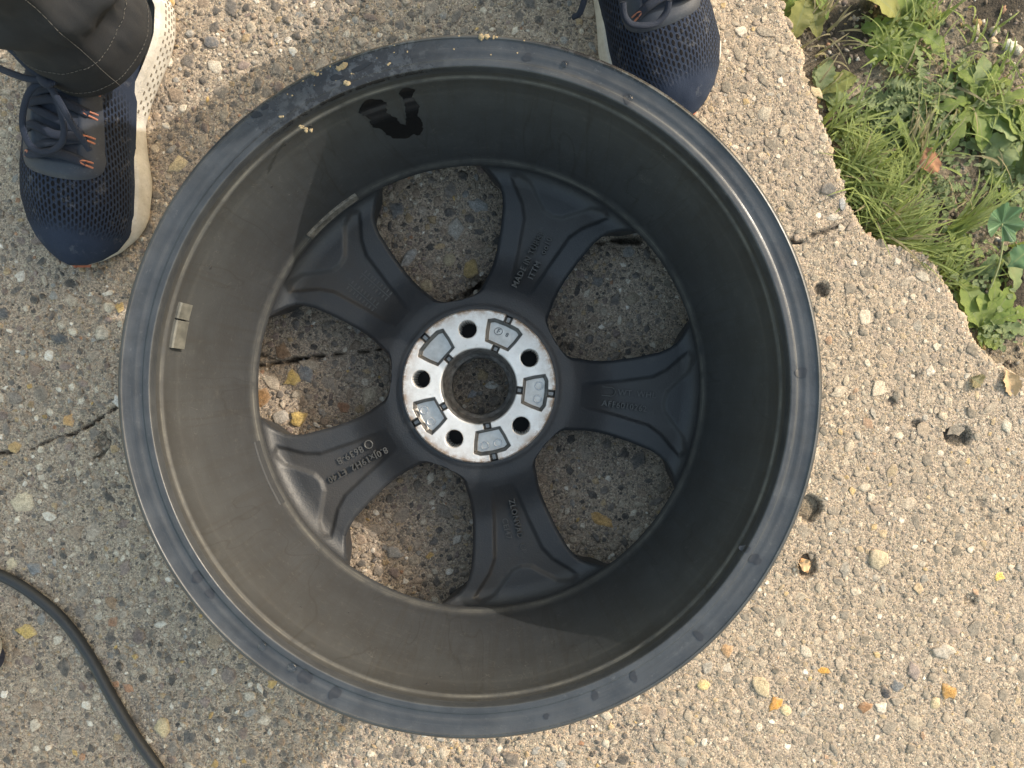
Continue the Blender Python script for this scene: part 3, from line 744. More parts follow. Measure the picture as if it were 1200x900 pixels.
for i, (x, y, rx, ry, rot) in enumerate([(232, 676, 5, 5, 0), (247, 695, 5, 7, 30), (358, 792, 6, 7, -30), (393, 811, 5, 7, -20), (697, 814, 5, 6, 10), (742, 792, 5, 6, 20), (818, 744, 5, 7, 40),
                                         (884, 655, 6, 6, 30), (873, 643, 4, 4, 0), (662, 76, 4, 4, 0), (735, 116, 5, 5, 20), (618, 68, 4, 5, 0), (938, 437, 5, 8, 10), (640, 838, 4, 4, 0), (302, 136, 6, 2.5, 20), (312, 127, 5, 2.5, 35), (395, 92, 9, 3, 20), (424, 80, 12, 2.5, 10)]):
    k_ = rnd.uniform(.8, 1.35); wet_patch('water_mark', x, y, rx * k_, ry * rnd.uniform(.8, 1.3), rot + rnd.uniform(-15, 15), i, .229, DAMP if i < 14 else WET)
# wet streak running down the shaded wall below the top of the rim: irregular patches following the wall
def wall_pt(angle, arcz, lift=.0004):
    zz_ = Pin[:, 1]; k = zz_ < .2285; o_ = np.argsort(zz_[k]); r_ = np.interp(arcz, zz_[k][o_], Pin[:, 0][k][o_]) - lift
    return (r_ * math.cos(angle), r_ * math.sin(angle), arcz)
def wall_streak(a_mid, segs, seed):
    """segs: list of (z, half-width in degrees, centre offset)"""
    g = np.random.default_rng(seed); V = []; m = 9
    zs = np.linspace(segs[0][0], segs[-1][0], 40); zt = [q[0] for q in segs][::-1]
    for z in zs:
        hw = np.interp(z, zt, [q[1] for q in segs][::-1]); of = np.interp(z, zt, [q[2] for q in segs][::-1])
        l, r_ = hw * (1 + g.uniform(-.12, .12)), hw * (1 + g.uniform(-.12, .12))
        for j in range(m):
            f = j / (m - 1); V.append(wall_pt(R(a_mid + of - l + (l + r_) * f), z))
    return link('water_streak', np_mesh('water_streak', np.array(V), grid_faces(40, m)), wheel, WET)
wall_streak(108.5, [(.212, .4, 1.4), (.206, 2.2, 1.2), (.199, 2.8, 1.0), (.190, 1.8, .8), (.180, 2.6, .2), (.172, 2.0, -.6), (.160, 2.8, -2.2), (.152, 2.2, -3.0), (.148, .4, -3.2)], 3)
wall_streak(102.4, [(.214, .3, .2), (.208, 1.6, 0), (.200, .8, .2), (.188, 1.4, -.2), (.176, 1.2, .5), (.166, 1.8, .6), (.155, 1.4, .4), (.148, .3, .3)], 4)
# water drops standing on the lip
bmd = bmesh.new(); bmesh.ops.create_uvsphere(bmd, u_segments=20, v_segments=10, radius=1); drop = bpy.data.meshes.new('water_drop'); bmd.to_mesh(drop); bmd.free()
for p in drop.polygons: p.use_smooth = True
drop.materials.append(WATER)
DROPS = [(308, 757, 5.2, 'round water drop on the lower-left lip, farther from the dark marks'), (343, 782, 5.6, 'round water drop on the lower-left lip touching a dark wet mark'), (737, 116, 4.5, 'water drop on the upper-right lip beside the shoe'), (661, 77, 3.6, 'small water drop on the top of the lip left of the shoe')]
for x, y, r_, lb in DROPS:
    p = px(x, y, .229); o = tag(link('water_drop', drop), lb, 'water drop', 'water drops on the wheel lip')
    q = r_ * (CAM_Z - .229) / F
    o.location = (p.x, p.y, float(lip_z(math.hypot(p.x - WX, p.y - WY))) + q * .12); o.scale = (q, q, q * .42)
# crumbs of dried mud on the upper lip
MUD = Mat('dried_mud'); MUD.set(Base__Color=MUD.mix(MUD.noise(500), (.42, .33, .2), (.2, .15, .09)), Roughness=.95); MUD = MUD.m
Vs = []; F3 = []; F4 = []; off = 0
g = np.random.default_rng(12)
spots = [(400, 78, 7), (405, 97, 5), (370, 87, 4), (567, 44, 6), (580, 46, 3), (330, 136, 3), (360, 150, 4), (352, 147, 3), (455, 75, 2.5)] + [(g.uniform(330, 640), 0, g.uniform(.5, 1.3)) for i in range(22)]
for (x, y, r_) in spots:
    if y == 0:
        a = math.acos((x - 550.5) / 415); y = 452 - math.sin(a) * g.uniform(388, 412)
        x = 550.5 + (x - 550.5) * .97
    for _ in range(5 if r_ > 2 else 1):
        V, f3, f4 = TPL[g.integers(12)]; rr_ = r_ * (.55 if r_ > 2 else 1) * (CAM_Z - .23) / F
        p = px(x + g.uniform(-1, 1) * r_ * .8 * (r_ > 2), y + g.uniform(-.5, .5) * r_ * (r_ > 2), .23); z = float(lip_z(math.hypot(p.x - WX, p.y - WY)))
        Vs.append(V * (rr_, rr_, rr_ * .5) + (p.x - WX, p.y - WY, z)); F3.append(f3 + off); F4.append(f4 + off); off += len(V)
tag(link('mud_crumbs', np_mesh('mud_crumbs', np.concatenate(Vs), [np.concatenate(F3), np.concatenate(F4)]), wheel, MUD), kind='stuff')
# dark chips on the inner wall
chip = disc_mesh(1, -.3, .2, 9); chip.materials.append(BLACK)
for (x, y, z, r_) in [(239, 310, .19, 3.6), (321, 221, .185, 2.4), (331, 164, .212, 2), (518, 779, .195, 2.2), (501, 801, .205, 2.6), (343, 724, .18, 1.8), (415, 707, .15, 1.6), (352, 128, .214, 2.2)]:
    a = math.atan2(px(x, y, z).y - WY, px(x, y, z).x - WX); q = wall_pt(a, z, 0)
    o = link('paint_chip', chip, wheel); o.location = q; o.scale = (.0011 * r_ / 2, .0008 * r_ / 2, .0009)
    o.rotation_mode = 'QUATERNION'; o.rotation_quaternion = Vector((-math.cos(a), -math.sin(a), .35)).to_track_quat('Z', 'Y')
# ------------------------------------------------------------------ the person: trouser legs and running shoes
M = Mat('shoe_mesh')              # navy knit with rows of dark oval holes; uv in metres (across, along)
uvs = M.n('SeparateXYZ', Vector=M.co('UV')); U, Vv = uvs.outputs[0], uvs.outputs[1]
row = M.math('DIVIDE', U, .0036); ri_ = M.math('FLOOR', row)
off_ = M.math('MULTIPLY', M.math('MODULO', M.math('ABSOLUTE', ri_), 2.0), .5)
colm = M.math('ADD', M.math('DIVIDE', Vv, .0066), off_)
fx = M.math('SUBTRACT', M.math('FRACT', row), .5); fy = M.math('SUBTRACT', M.math('FRACT', colm), .5)
dd = M.math('ADD', M.math('MULTIPLY', M.math('MULTIPLY', fx, fx), 1.25), M.math('MULTIPLY', M.math('MULTIPLY', fy, fy), .8))
hole = M.math('MULTIPLY', M.range(dd, .15, .09), M.attr('holes'))
wv = M.noise(1400, 2); big = M.noise(28, 4, .65)
c = M.mix(M.range(big, .3, .7), (.012, .020, .042), (.021, .031, .057))
c = M.mix(.4, c, M.ramp(wv, [(.3, .35), (.7, .65)]), 'OVERLAY')
c = M.mix(hole, c, (.0015, .002, .005))
sc = M.math('MULTIPLY', M.range(M.noise(70, 5, .8), .56, .70), .22); c = M.mix(sc, c, (.25, .25, .26))
M.set(Base__Color=c, Roughness=.85, Normal=M.bump(M.math('ADD', M.math('MULTIPLY', hole, -1.5), M.math('MULTIPLY', wv, .4)), .0008, .9)); KNIT = M.m
M.b.inputs['Specular IOR Level'].default_value = .25
M = Mat('shoe_overlay'); g = M.noise(60, 5, .7); f_ = M.noise(900, 2)
c = M.mix(M.range(g, .3, .7), (.020, .026, .042), (.030, .038, .056)); c = M.mix(M.math('MULTIPLY', M.range(M.noise(120, 5, .8), .58, .7), .4), c, (.11, .12, .13))
M.set(Base__Color=c, Roughness=.6, Normal=M.bump(f_, .0003, .6)); OVERLAY = M.m
M = Mat('shoe_tongue'); g = M.noise(300, 3)
M.set(Base__Color=M.mix(g, (.011, .016, .030), (.030, .038, .058)), Roughness=.9, Normal=M.bump(g, .0008, .8)); TONGUE = M.m
M = Mat('shoe_foam'); g = M.noise(38, 5, .7); f_ = M.noise(420, 3, .7)
c = M.mix(M.range(g, .35, .72), (.56, .54, .51), (.38, .355, .32)); c = M.mix(M.math('MULTIPLY', M.range(f_, .55, .75), .35), c, (.2, .175, .14))
wave = M.n('TexWave', Vector=M.mapped(M.co('UV'), (1, 1, 1)), Scale=130, Distortion=1.5).outputs[1]
M.set(Base__Color=c, Roughness=.8, Normal=M.bump(M.math('ADD', g, M.math('MULTIPLY', f_, .6)), .0015, .8)); FOAM = M.m
M = Mat('shoe_rubber_orange'); M.set(Base__Color=M.mix(M.noise(200), (.42, .12, .06), (.28, .09, .05)), Roughness=.7); ORANGE = M.m
M = Mat('eyelet_orange'); M.set(Base__Color=(.36, .15, .10), Roughness=.8); EYELET = M.m
M = Mat('lace_navy'); g = M.n('TexWave', Vector=M.co('Object'), Scale=420, Distortion=.5).outputs[1]; f_ = M.noise(900, 2)
M.set(Base__Color=M.mix(M.math('MULTIPLY', g, f_), (.014, .022, .044), (.040, .052, .085)), Roughness=.9, Normal=M.bump(M.math('ADD', g, f_), .0008, .8)); LACE = M.m
M = Mat('trouser_cloth'); g = M.noise(40, 4, .6); wv = M.noise(1500, 2); tw = M.n('TexWave', Vector=M.mapped(M.co('Object'), (1, 1, 1), rot=(0, 0, .8)), Scale=500).outputs[1]
c = M.mix(M.range(g, .3, .7), (.0105, .0115, .0145), (.019, .0205, .0245)); c = M.mix(.4, c, M.ramp(wv, [(.3, .35), (.7, .66)]), 'OVERLAY')
M.set(Base__Color=c, Roughness=.9, Normal=M.bump(M.math('ADD', wv, M.math('MULTIPLY', g, .8)), .0006, .7)); CLOTH = M.m
M = Mat('stitch_thread'); M.set(Base__Color=(.10, .096, .09), Roughness=.9); THREAD = M.m

person = tag(empty('person', (-.12, .42, 0)), 'person in dark work trousers and navy running shoes standing behind the wheel', 'person')
WK = 1.13
YK  = [-.150, -.147, -.138, -.12, -.08, -.03, .02, .06, .09, .112, .128, .140, .147, .150]
WMED = [.000, .010, .021, .031, .034, .034, .039, .046, .049, .046, .038, .026, .014, .0]
WLAT = [.000, .010, .021, .031, .036, .041, .048, .052, .050, .042, .032, .020, .010, .0]
HTOP = [.070, .085, .098, .106, .112, .108, .090, .076, .066, .058, .050, .041, .034, .028]
HBOT = [.036, .036, .035, .034, .033, .031, .028, .026, .025, .025, .025, .026, .027, .028]
ZBOT = [.012, .010, .006, .001, .000, .001, .000, .000, .002, .005, .008, .011, .013, .014]
def sh(y, T): return np.interp(y, YK, T)
def smooth_tab(T):
    y = np.linspace(-.15, .15, 601); v = np.interp(y, YK, T); k = np.hanning(41); k /= k.sum()
    return y, np.convolve(np.pad(v, 20, mode='edge'), k, 'valid')
TB = {n: smooth_tab(t) for n, t in (('h', HTOP), ('b', HBOT), ('z', ZBOT))}
def tb(n, y): return np.interp(y, *TB[n])
def widths(y, grow=0.0):
    m = sh(y, WMED) * WK; l = sh(y, WLAT) * WK
    return m, l
def top_z(x, y):
    m, l = widths(y); wd = np.where(x < 0, m, l); q = np.clip(np.abs(x) / np.maximum(wd, 1e-5), 0, 1)
    zb = tb('b', y) - .004; return zb + (tb('h', y) - zb) * np.clip(1 - q ** 2.3, 0, 1) ** (1 / 1.9)

def make_shoe(mirror, loc, rz, label, tilt=0.0):
    sg = -1 if mirror else 1
    flip = lambda Fa: [f[:, ::-1] for f in Fa] if mirror else Fa
    def fx_(V): V = np.array(V, float); V[:, 0] *= sg; return V
    # upper
    ys = -.15 * np.cos(np.linspace(0, np.pi, 110)); ph = np.linspace(0, np.pi, 61)
    YY, PH = np.meshgrid(ys, ph, indexing='ij'); m, l = widths(YY)
    cs = np.cos(PH); wd = np.where(cs < 0, m, l)
    XX = np.sign(cs) * np.abs(cs) ** (2 / 2.3) * wd
    zb = tb('b', YY) - .004; ZZ = zb + (tb('h', YY) - zb) * np.sin(PH) ** (2 / 1.9)
    fl = .0012 * fbm(XX * 40 + 7, YY * 40, 91) * np.sin(PH) + .0006 * fbm(XX * 110, YY * 110, 95)
    crease = .0012 * np.exp(-((YY - .062 + .3 * np.abs(XX) - .01) / .004) ** 2) * np.sin(PH)
    me = np_mesh('running_shoe', fx_(np.stack([XX, YY, ZZ + fl - crease], -1).reshape(-1, 3)), flip([grid_faces(110, 61)]))
    arcl = (PH - np.pi / 2) * .055
    set_uv(me, np.stack([arcl.ravel(), YY.ravel()], -1))
    hz = sstep(-.03, .0, YY) * (1 - sstep(.105, .125, YY)) + 0 * PH
    hz = hz * sstep(.1, .35, np.sin(PH)) * (1 - .9 * sstep(.034, .03, np.abs(XX)) * sstep(.07, .05, YY))
    attr(me, 'holes', np.clip(hz, 0, 1))
    shoe = link('running_shoe', me, person, KNIT); shoe['label'] = label
    shoe.location = Vector(loc) - person.location; shoe.rotation_euler = (0, tilt, rz)
    # midsole: bulging foam wall, wider at heel and forefoot
    n = 200; tt = np.linspace(0, 2 * np.pi, n, endpoint=False)
    yo = np.where(np.cos(tt) < 0, -.1480, -.1580) * np.cos(tt); sgn = np.where(np.sin(tt) >= 0, 1, -1)
    m, l = widths(np.clip(np.where(yo > 0, yo * .15 / .148, yo * .15 / .158), -.15, .15))
    fl_ = np.interp(yo, [-.15, -.1, -.055, -.005, .05, .1, .15], [.020, .020, .010, -.001, .006, .005, -.008])
    xo = np.where(sgn > 0, l, -m); nx = xo + sgn * fl_ * (np.abs(np.sin(tt)) ** .5)
    V = []; zt_ = tb('b', yo); zb_ = tb('z', yo)
    lev = [(0.0, -.006), (.06, -.001), (.22, .001), (.5, .0005), (.72, -.0025), (.9, -.004), (1.04, -.0065), (1.08, -.012)]
    for q, d in lev:
        z = zb_ + (zt_ - zb_) * q
        sc_ = 1 + d / np.maximum(np.hypot(nx, yo), .02)
        V.append(np.stack([nx * sc_, yo * sc_, z + .0006 * fbm(yo * 60, z * 120 + xo * 60, 98)], -1))
    V = np.concatenate(V); k = len(lev); nn = len(V)
    V = np.concatenate([V, [[0, 0, .0]]])
    fan = np.stack([np.full(n, nn), (np.arange(n) + 1) % n, np.arange(n)], -1)
    me = np_mesh('midsole', fx_(V), flip([grid_faces(k, n, True), fan])); set_uv(me, np.concatenate([np.stack([np.tile(tt, k) * .1, V[:nn, 2]], -1), [[0, 0]]]))
    link('midsole', me, shoe, FOAM)
    # carved grooves round the heel and forefoot wall: thin dark dashes as recessed pills
    Vs = []; Fs = []; o_ = 0
    for row_ in range(4):
        for i in range(n):
            if yo[i] > -.01 or sgn[i] > 0 or (i + row_) % 2: continue
            q = .28 + .14 * row_; z = zb_[i] + (zt_[i] - zb_[i]) * q; d = np.interp(q, [a for a, b in lev], [b for a, b in lev])
            scl = 1 + (d + .0003) / max(math.hypot(nx[i], yo[i]), .02); p = Vector((nx[i] * scl, yo[i] * scl, z))
            j = (i + 1) % n; t_ = Vector((nx[j] - nx[i], yo[j] - yo[i], 0)).normalized(); hgt = .0009; L_ = .0017
            nrm = Vector((t_.y, -t_.x, 0)); nrm = nrm if nrm.dot(Vector((p.x, p.y, 0))) > 0 else -nrm
            b = [p - t_ * L_ - Vector((0, 0, hgt)), p + t_ * L_ - Vector((0, 0, hgt)), p + t_ * L_ + Vector((0, 0, hgt)), p - t_ * L_ + Vector((0, 0, hgt))]
            Vs += [tuple(x + nrm * .0003) for x in b] + [tuple(x - nrm * .002) for x in b]
            Fs += [(o_, o_ + 1, o_ + 2, o_ + 3), (o_, o_ + 4, o_ + 5, o_ + 1), (o_ + 1, o_ + 5, o_ + 6, o_ + 2), (o_ + 2, o_ + 6, o_ + 7, o_ + 3), (o_ + 3, o_ + 7, o_ + 4, o_)]; o_ += 8
    if Vs:
        G = Mat('sole_groove'); G.set(Base__Color=(.16, .14, .11), Roughness=.9)
        tag(link('sole_grooves', np_mesh('sole_grooves', fx_(Vs), np.array(Fs), False), shoe, G.m), kind='stuff')
    # orange outsole showing round the toe
    V = []; m_ = 60; a = np.linspace(-.62, .22, m_)
    for q, d in ((0.0, -.003), (.2, .0030), (.34, .0030), (.40, -.002)):
        for s_ in a:
            ti = np.pi + s_; y_ = -.1480 * math.cos(ti); sg_ = 1 if math.sin(ti) >= 0 else -1
            mm, ll = widths(np.array([np.clip(y_ * .15 / .148, -.15, .15)])); f_ = float(np.interp(y_, [.05, .1, .15], [.006, .005, -.008]))
            x_ = (float(ll[0]) if sg_ > 0 else -float(mm[0])) + sg_ * f_ * abs(math.sin(ti)) ** .5
            taper = max(0, 1 - (abs(s_ + .2) / .42) ** 2)
            scl = 1 + d * (1 if taper > 0 else 0) / max(math.hypot(x_, y_), .02)
            z0 = float(tb('z', y_)); z1 = float(tb('b', y_)); V.append((x_ * scl, y_ * scl, z0 + (z1 - z0) * q * taper - .0005))
    link('outsole', np_mesh('outsole', fx_(V), flip([grid_faces(4, m_)])), shoe, ORANGE)
    # tongue
    xs = np.linspace(-.024, .024, 25); yv = np.linspace(-.075, .062, 50)
    A, B = np.meshgrid(xs, yv); Zt = top_z(A, B) + .0016 - .0012 * (np.abs(A) / .024) ** 4 + .0006 * np.sin(B * 900)
    link('tongue', np_mesh('tongue', fx_(np.stack([A, B, Zt], -1).reshape(-1, 3)), flip([grid_faces(50, 25)])), shoe, TONGUE)
    # eyestay: U-shaped overlay round the throat
    path = []
    for i in range(40): path.append((-1, -.075 + (.045 + .075) * i / 39))
    cl = []
    N = 120; nacross = 7; V = []
    for i in range(N):
        t_ = i / (N - 1)
        for j in range(nacross):
            f_ = j / (nacross - 1)
            if t_ < .36 or t_ > .64:
                y_ = (-.075 + (.050 + .075) * (t_ / .36)) if t_ < .36 else (-.075 + .125 * ((1 - t_) / .36))
                sx_ = -1 if t_ < .36 else 1
                xi_ = .0185; xo_ = np.interp(y_, [-.075, 0, .05], [.030, .033, .0385])
                x_ = sx_ * (xi_ + (xo_ - xi_) * f_)
            else:
                a_ = math.pi * (1 - (t_ - .36) / .28); ex_i, ey_i = .0185, .006; ex_o, ey_o = .0385, .0235
                ca, sa = math.cos(a_), math.sin(a_); se = lambda v, e: math.copysign(abs(v) ** e, v)
                x_ = (ex_i + (ex_o - ex_i) * f_) * se(ca, .75); y_ = .050 + (ey_i + (ey_o - ey_i) * f_) * se(sa, .75)
            z_ = float(top_z(np.array(x_), np.array(y_))) + .0024 - .0028 * (1 if j in (0, nacross - 1) else 0)
            V.append((x_, y_, z_))
    link('eyestay', np_mesh('eyestay', fx_(V), [f[:, ::-1] for f in flip([grid_faces(N, nacross)])]), shoe, OVERLAY)
    # eyelet loops and lace bars
    EY = [.056, .034, .012, -.010]
    def on(x, y, h): return Vector((sg * x, y, float(top_z(np.array(x), np.array(y))) + h))
    for r_, y_ in enumerate(EY):
        for s_ in (-1, 1):
            p = smooth_path([on(s_ * .0315, y_ + .0022, .0018), on(s_ * .0265, y_ + .0016, .0056), on(s_ * .0240, y_, .0064), on(s_ * .0265, y_ - .0016, .0056), on(s_ * .0315, y_ - .0022, .0018)], 4)
            tube_obj('eyelet', p, .0010, EYELET, shoe, 6)
        dy = .004 if r_ % 2 else -.003
        p = smooth_path([on(-.027, y_, .0035), on(-.018, y_ + dy * .5, .0066), on(-.004, y_ + dy, .0074), on(.010, y_, .0074), on(.020, y_ - dy * .5, .0064), on(.027, y_, .0035)], 6)
        tube_obj('lace', p, .0042, LACE, shoe, 10, .55)
        if r_ < 3:
            y2 = EY[r_ + 1]; s_ = 1 if r_ % 2 else -1
            p = smooth_path([on(-s_ * .024, y_ - .002, .0035), on(-s_ * .008, y_ * .6 + y2 * .4, .0050), on(s_ * .010, y_ * .35 + y2 * .65, .0052), on(s_ * .024, y2 + .002, .0035)], 6)
            tube_obj('lace', p, .0038, LACE, shoe, 10, .5)
    return shoe, on

def to_local(shoe, pts):
    bpy.context.view_layer.update(); inv = shoe.matrix_world.inverted(); return [inv @ p for p in pts]

toe = px(85, 314, .02); dr = Vector((.17, .985, 0)).normalized()
c0 = toe + dr * .152; c0.z = 0
shL, onL = make_shoe(False, c0, math.atan2(-dr.x, dr.y) + math.pi, 'right foot shoe at the top left, cream sole edge showing')
toe = px(807, 141, .02); dr = Vector((-.36, .93, 0)).normalized()
c1 = toe + dr * .152; c1.z = 0
shR, onR = make_shoe(True, c1, math.atan2(-dr.x, dr.y) + math.pi, 'left foot shoe half hidden behind the rim')
# bow and loose ends, traced in the photograph's own plane above the tongue
def bow(shoe, pts, r_=.0030, flat=.75):
    P = to_local(shoe, [px(x, y, z) for x, y, z in pts]); tube_obj('lace', smooth_path(P, 8), r_, LACE, shoe, 10, flat)
bow(shL, [(57, 94, .118), (37, 104, .118), (28, 126, .112), (27, 151, .104), (37, 172, .098), (55, 178, .097), (71, 169, .100), (75, 151, .106), (69, 124, .114), (57, 96, .119)])
bow(shL, [(55, 96, .120), (69, 118, .122), (85, 146, .112), (105, 176, .094)])
bow(shL, [(53, 94, .121), (32, 92, .122), (11, 85, .116), (-11, 76, .10), (-33, 68, .08)])
bow(shL, [(53, 90, .121), (33, 78, .124), (13, 58, .122), (-9, 42, .11), (-33, 26, .09)])
bow(shL, [(47, 90, .122), (55, 98, .126), (63, 94, .122)], .0042)
bow(shR, [(730, 2, .112), (732, 18, .106), (740, 28, .102), (756, 30, .102), (771, 26, .102), (781, 14, .106), (784, 0, .112)])
bow(shR, [(688, -12, .06), (680, 14, .05), (672, 20, .04)], .003)

# trouser legs
def trouser(cx, cy, rx, ry, z0, label, lean):
    nz, na = 90, 96; a = np.linspace(0, 2 * np.pi, na, endpoint=False)
    zz = np.concatenate([[z0 + .010, z0 + .003, z0], z0 + (.62) * np.linspace(0, 1, nz - 3) ** 1.5])
    V = np.zeros((nz, na, 3)); 
    for i in range(nz):
        z = zz[i]; t_ = (z - z0)
        inner_ = .006 if i < 2 else (.0005 if i == 2 else 0)
        grow = 1 + .22 * min(t_ / .35, 1) ** 1.3
        f_ = .0065 * fbm(a * 1.6 + 3 * np.sin(a), np.full(na, t_ * 26) + 1.3 * np.sin(a), 101, 3) * min(1, t_ / .05) + .003 * np.sin(a * 3 + 1) * math.exp(-t_ / .08)
        fold = .015 * np.sin(t_ * 95 + 1.2 * np.sin(a + .6)) * math.exp(-((t_ - .095) / .05) ** 2) * (.6 + .4 * np.sin(a * 2 + 1))
        wdn = f_ + fold - inner_
        V[i, :, 0] = cx + lean[0] * t_ + np.cos(a) * (rx * grow + wdn); V[i, :, 1] = cy + lean[1] * t_ + np.sin(a) * (ry * grow + wdn)
        V[i, :, 2] = z + .004 * np.sin(a * 2 + .5) * math.exp(-t_ / .04) - .010 * np.sin(a) * 0
    V -= np.array(person.location)
    leg = link('trouser_leg', np_mesh('trouser_leg', V.reshape(-1, 3), grid_faces(nz, na, True)), person, CLOTH); leg['label'] = label
    # two rows of hem stitching and a side seam, as thread
    Vt = []; Ft = []; o_ = 0
    def thread(P):
        nonlocal o_
        Vv_, Fv_ = tube([Vector(p) for p in P], .00032, 5); Vt.append(Vv_); Ft.append([f + o_ for f in Fv_]); o_ += len(Vv_)
    cen = lambda i: np.array([cx + lean[0] * (zz[i] - z0), cy + lean[1] * (zz[i] - z0), 0]) - np.array([person.location.x, person.location.y, 0])
    def surf(i, j, lift=.0006):
        p = V[i, j % na].copy(); q = p - cen(i); q[2] = 0; q /= np.linalg.norm(q); return p + q * lift
    for i in (8, 17):
        for j in range(0, na, 1):
            p0, p1 = surf(i, j), surf(i, j + 1); thread([p0, p0 + (p1 - p0) * .33, p0 + (p1 - p0) * .66])
    for k_ in (0,):
        for i in range(4, 60): p0, p1 = surf(i, 80 + k_ * 2), surf(i + 1, 80 + k_ * 2); thread([p0, p0 + (p1 - p0) * .35, p0 + (p1 - p0) * .7])
    me = np_mesh('stitching', np.concatenate(Vt), [np.concatenate([f[0] for f in Ft]), np.concatenate([f[1] for f in Ft])])
    link('stitching', me, leg, THREAD)
    return leg
trouser(-.384, .322, .056, .060, .098, 'trouser leg over the shoe at top left', (-.02, .12))
trouser(.095, .470, .056, .060, .100, 'trouser leg above the shoe by the rim', (.02, -.10))

# ------------------------------------------------------------------ cable and the tool tip at the left edge
M = Mat('cable_rubber'); g = M.noise(90, 4); M.set(Base__Color=M.mix(g, (.018, .019, .022), (.034, .035, .038)), Roughness=.5, Normal=M.bump(M.noise(600), .0003, .5)); CABLE = M.m
pts = [(-260, 640), (-160, 640), (-60, 652), (0, 674), (38, 696), (74, 727), (104, 768), (130, 815), (158, 862), (188, 905), (235, 980), (300, 1060)]
tube_obj('cable', smooth_path([px(x, y, .0058) for x, y in pts], 10), .0054, CABLE, None, 14)
tag(bpy.data.objects['cable'], 'black rubber cable curving over the concrete at lower left', 'cable')
M = Mat('cream_plastic'); M.set(Base__Color=M.mix(M.noise(60, 4), (.55, .53, .48), (.4, .37, .32)), Roughness=.55); CREAM = M.m
M = Mat('navy_plastic'); M.set(Base__Color=(.02, .028, .06), Roughness=.5); NAVYP = M.m
tip = tag(empty('plug_tip', px(-14, 757, 0)), 'cream rounded plastic tip with dark base poking in at the left edge', 'plug')
def lathe_x(prof, seg=28):
    V, Fq = revolve(prof, seg); return np_mesh('lathe', V[:, [2, 1, 0]], Fq)
o = link('cap', lathe_x([(.0001, .024), (.008, .0235), (.0125, .021), (.0145, .016), (.0150, -.03), (.0150, -.08), (.0001, -.08)]), tip, CREAM); o.location = (0, .004, .022)
o = link('collar', lathe_x([(.0001, .022), (.010, .0215), (.0135, .018), (.0140, -.02), (.0150, -.08), (.0001, -.08)]), tip, NAVYP); o.location = (-.001, -.008, .0145)

# ------------------------------------------------------------------ weeds along the slab edge
def leaf_mat(name, c1, c2, back):
    M = Mat(name); g = M.noise(45, 4, .65); r_ = M.n('ObjectInfo').outputs['Random']
    uvs = M.n('SeparateXYZ', Vector=M.co('UV')); mid = M.math('ABSOLUTE', uvs.outputs[0])
    c = M.mix(M.range(g, .3, .7), c1, c2); c = M.mix(M.math('MULTIPLY', r_, .35), c, back)
    vein = M.range(mid, .10, .03); c = M.mix(M.math('MULTIPLY', vein, .6), c, (.30, .34, .16))
    side = M.n('TexWave', Vector=M.co('UV'), Scale=6.0, Distortion=2.5).outputs[1]
    M.set(Base__Color=c, Roughness=.55, Normal=M.bump(M.math('ADD', M.math('MULTIPLY', side, .6), g), .0015, .7))
    M.b.inputs['Subsurface Weight'].default_value = 0
    # a little light through the blade
    tr = M.n('BsdfTranslucent', Color=M.mix(.5, c, (.22, .30, .03))); ms = M.n('MixShader', Fac=.34)
    out = M.t.nodes['Material Output']; M.t.links.new(M.b.outputs[0], ms.inputs[1]); M.t.links.new(tr.outputs[0], ms.inputs[2]); M.t.links.new(ms.outputs[0], out.inputs[0])
    return M.m
LF_D = leaf_mat('leaf_dock', (.29, .38, .09), (.2, .30, .07), (.40, .45, .13))
LF_P = leaf_mat('leaf_pale', (.36, .43, .22), (.26, .36, .15), (.42, .46, .24))
LF_M = leaf_mat('leaf_mallow', (.14, .27, .14), (.11, .23, .11), (.16, .3, .16))
LF_Y = leaf_mat('leaf_yellow', (.36, .37, .11), (.27, .3, .09), (.42, .38, .14))
GRASS = leaf_mat('grass_blade', (.36, .45, .12), (.25, .36, .09), (.56, .58, .25))
DRYB = leaf_mat('dry_blade', (.44, .38, .23), (.36, .30, .17), (.5, .43, .27))
DEAD = Mat('dead_leaf'); DEAD.set(Base__Color=DEAD.mix(DEAD.range(DEAD.noise(90, 4), .35, .65), (.17, .075, .04), (.25, .12, .06)), Roughness=.8, Normal=DEAD.bump(DEAD.noise(200, 3), .001, .8)); DEAD = DEAD.m
TANL = Mat('tan_leaf'); TANL.set(Base__Color=TANL.mix(TANL.noise(120, 4), (.42, .26, .13), (.5, .35, .2)), Roughness=.8, Normal=TANL.bump(TANL.noise(250, 3), .001, .8)); TANL = TANL.m

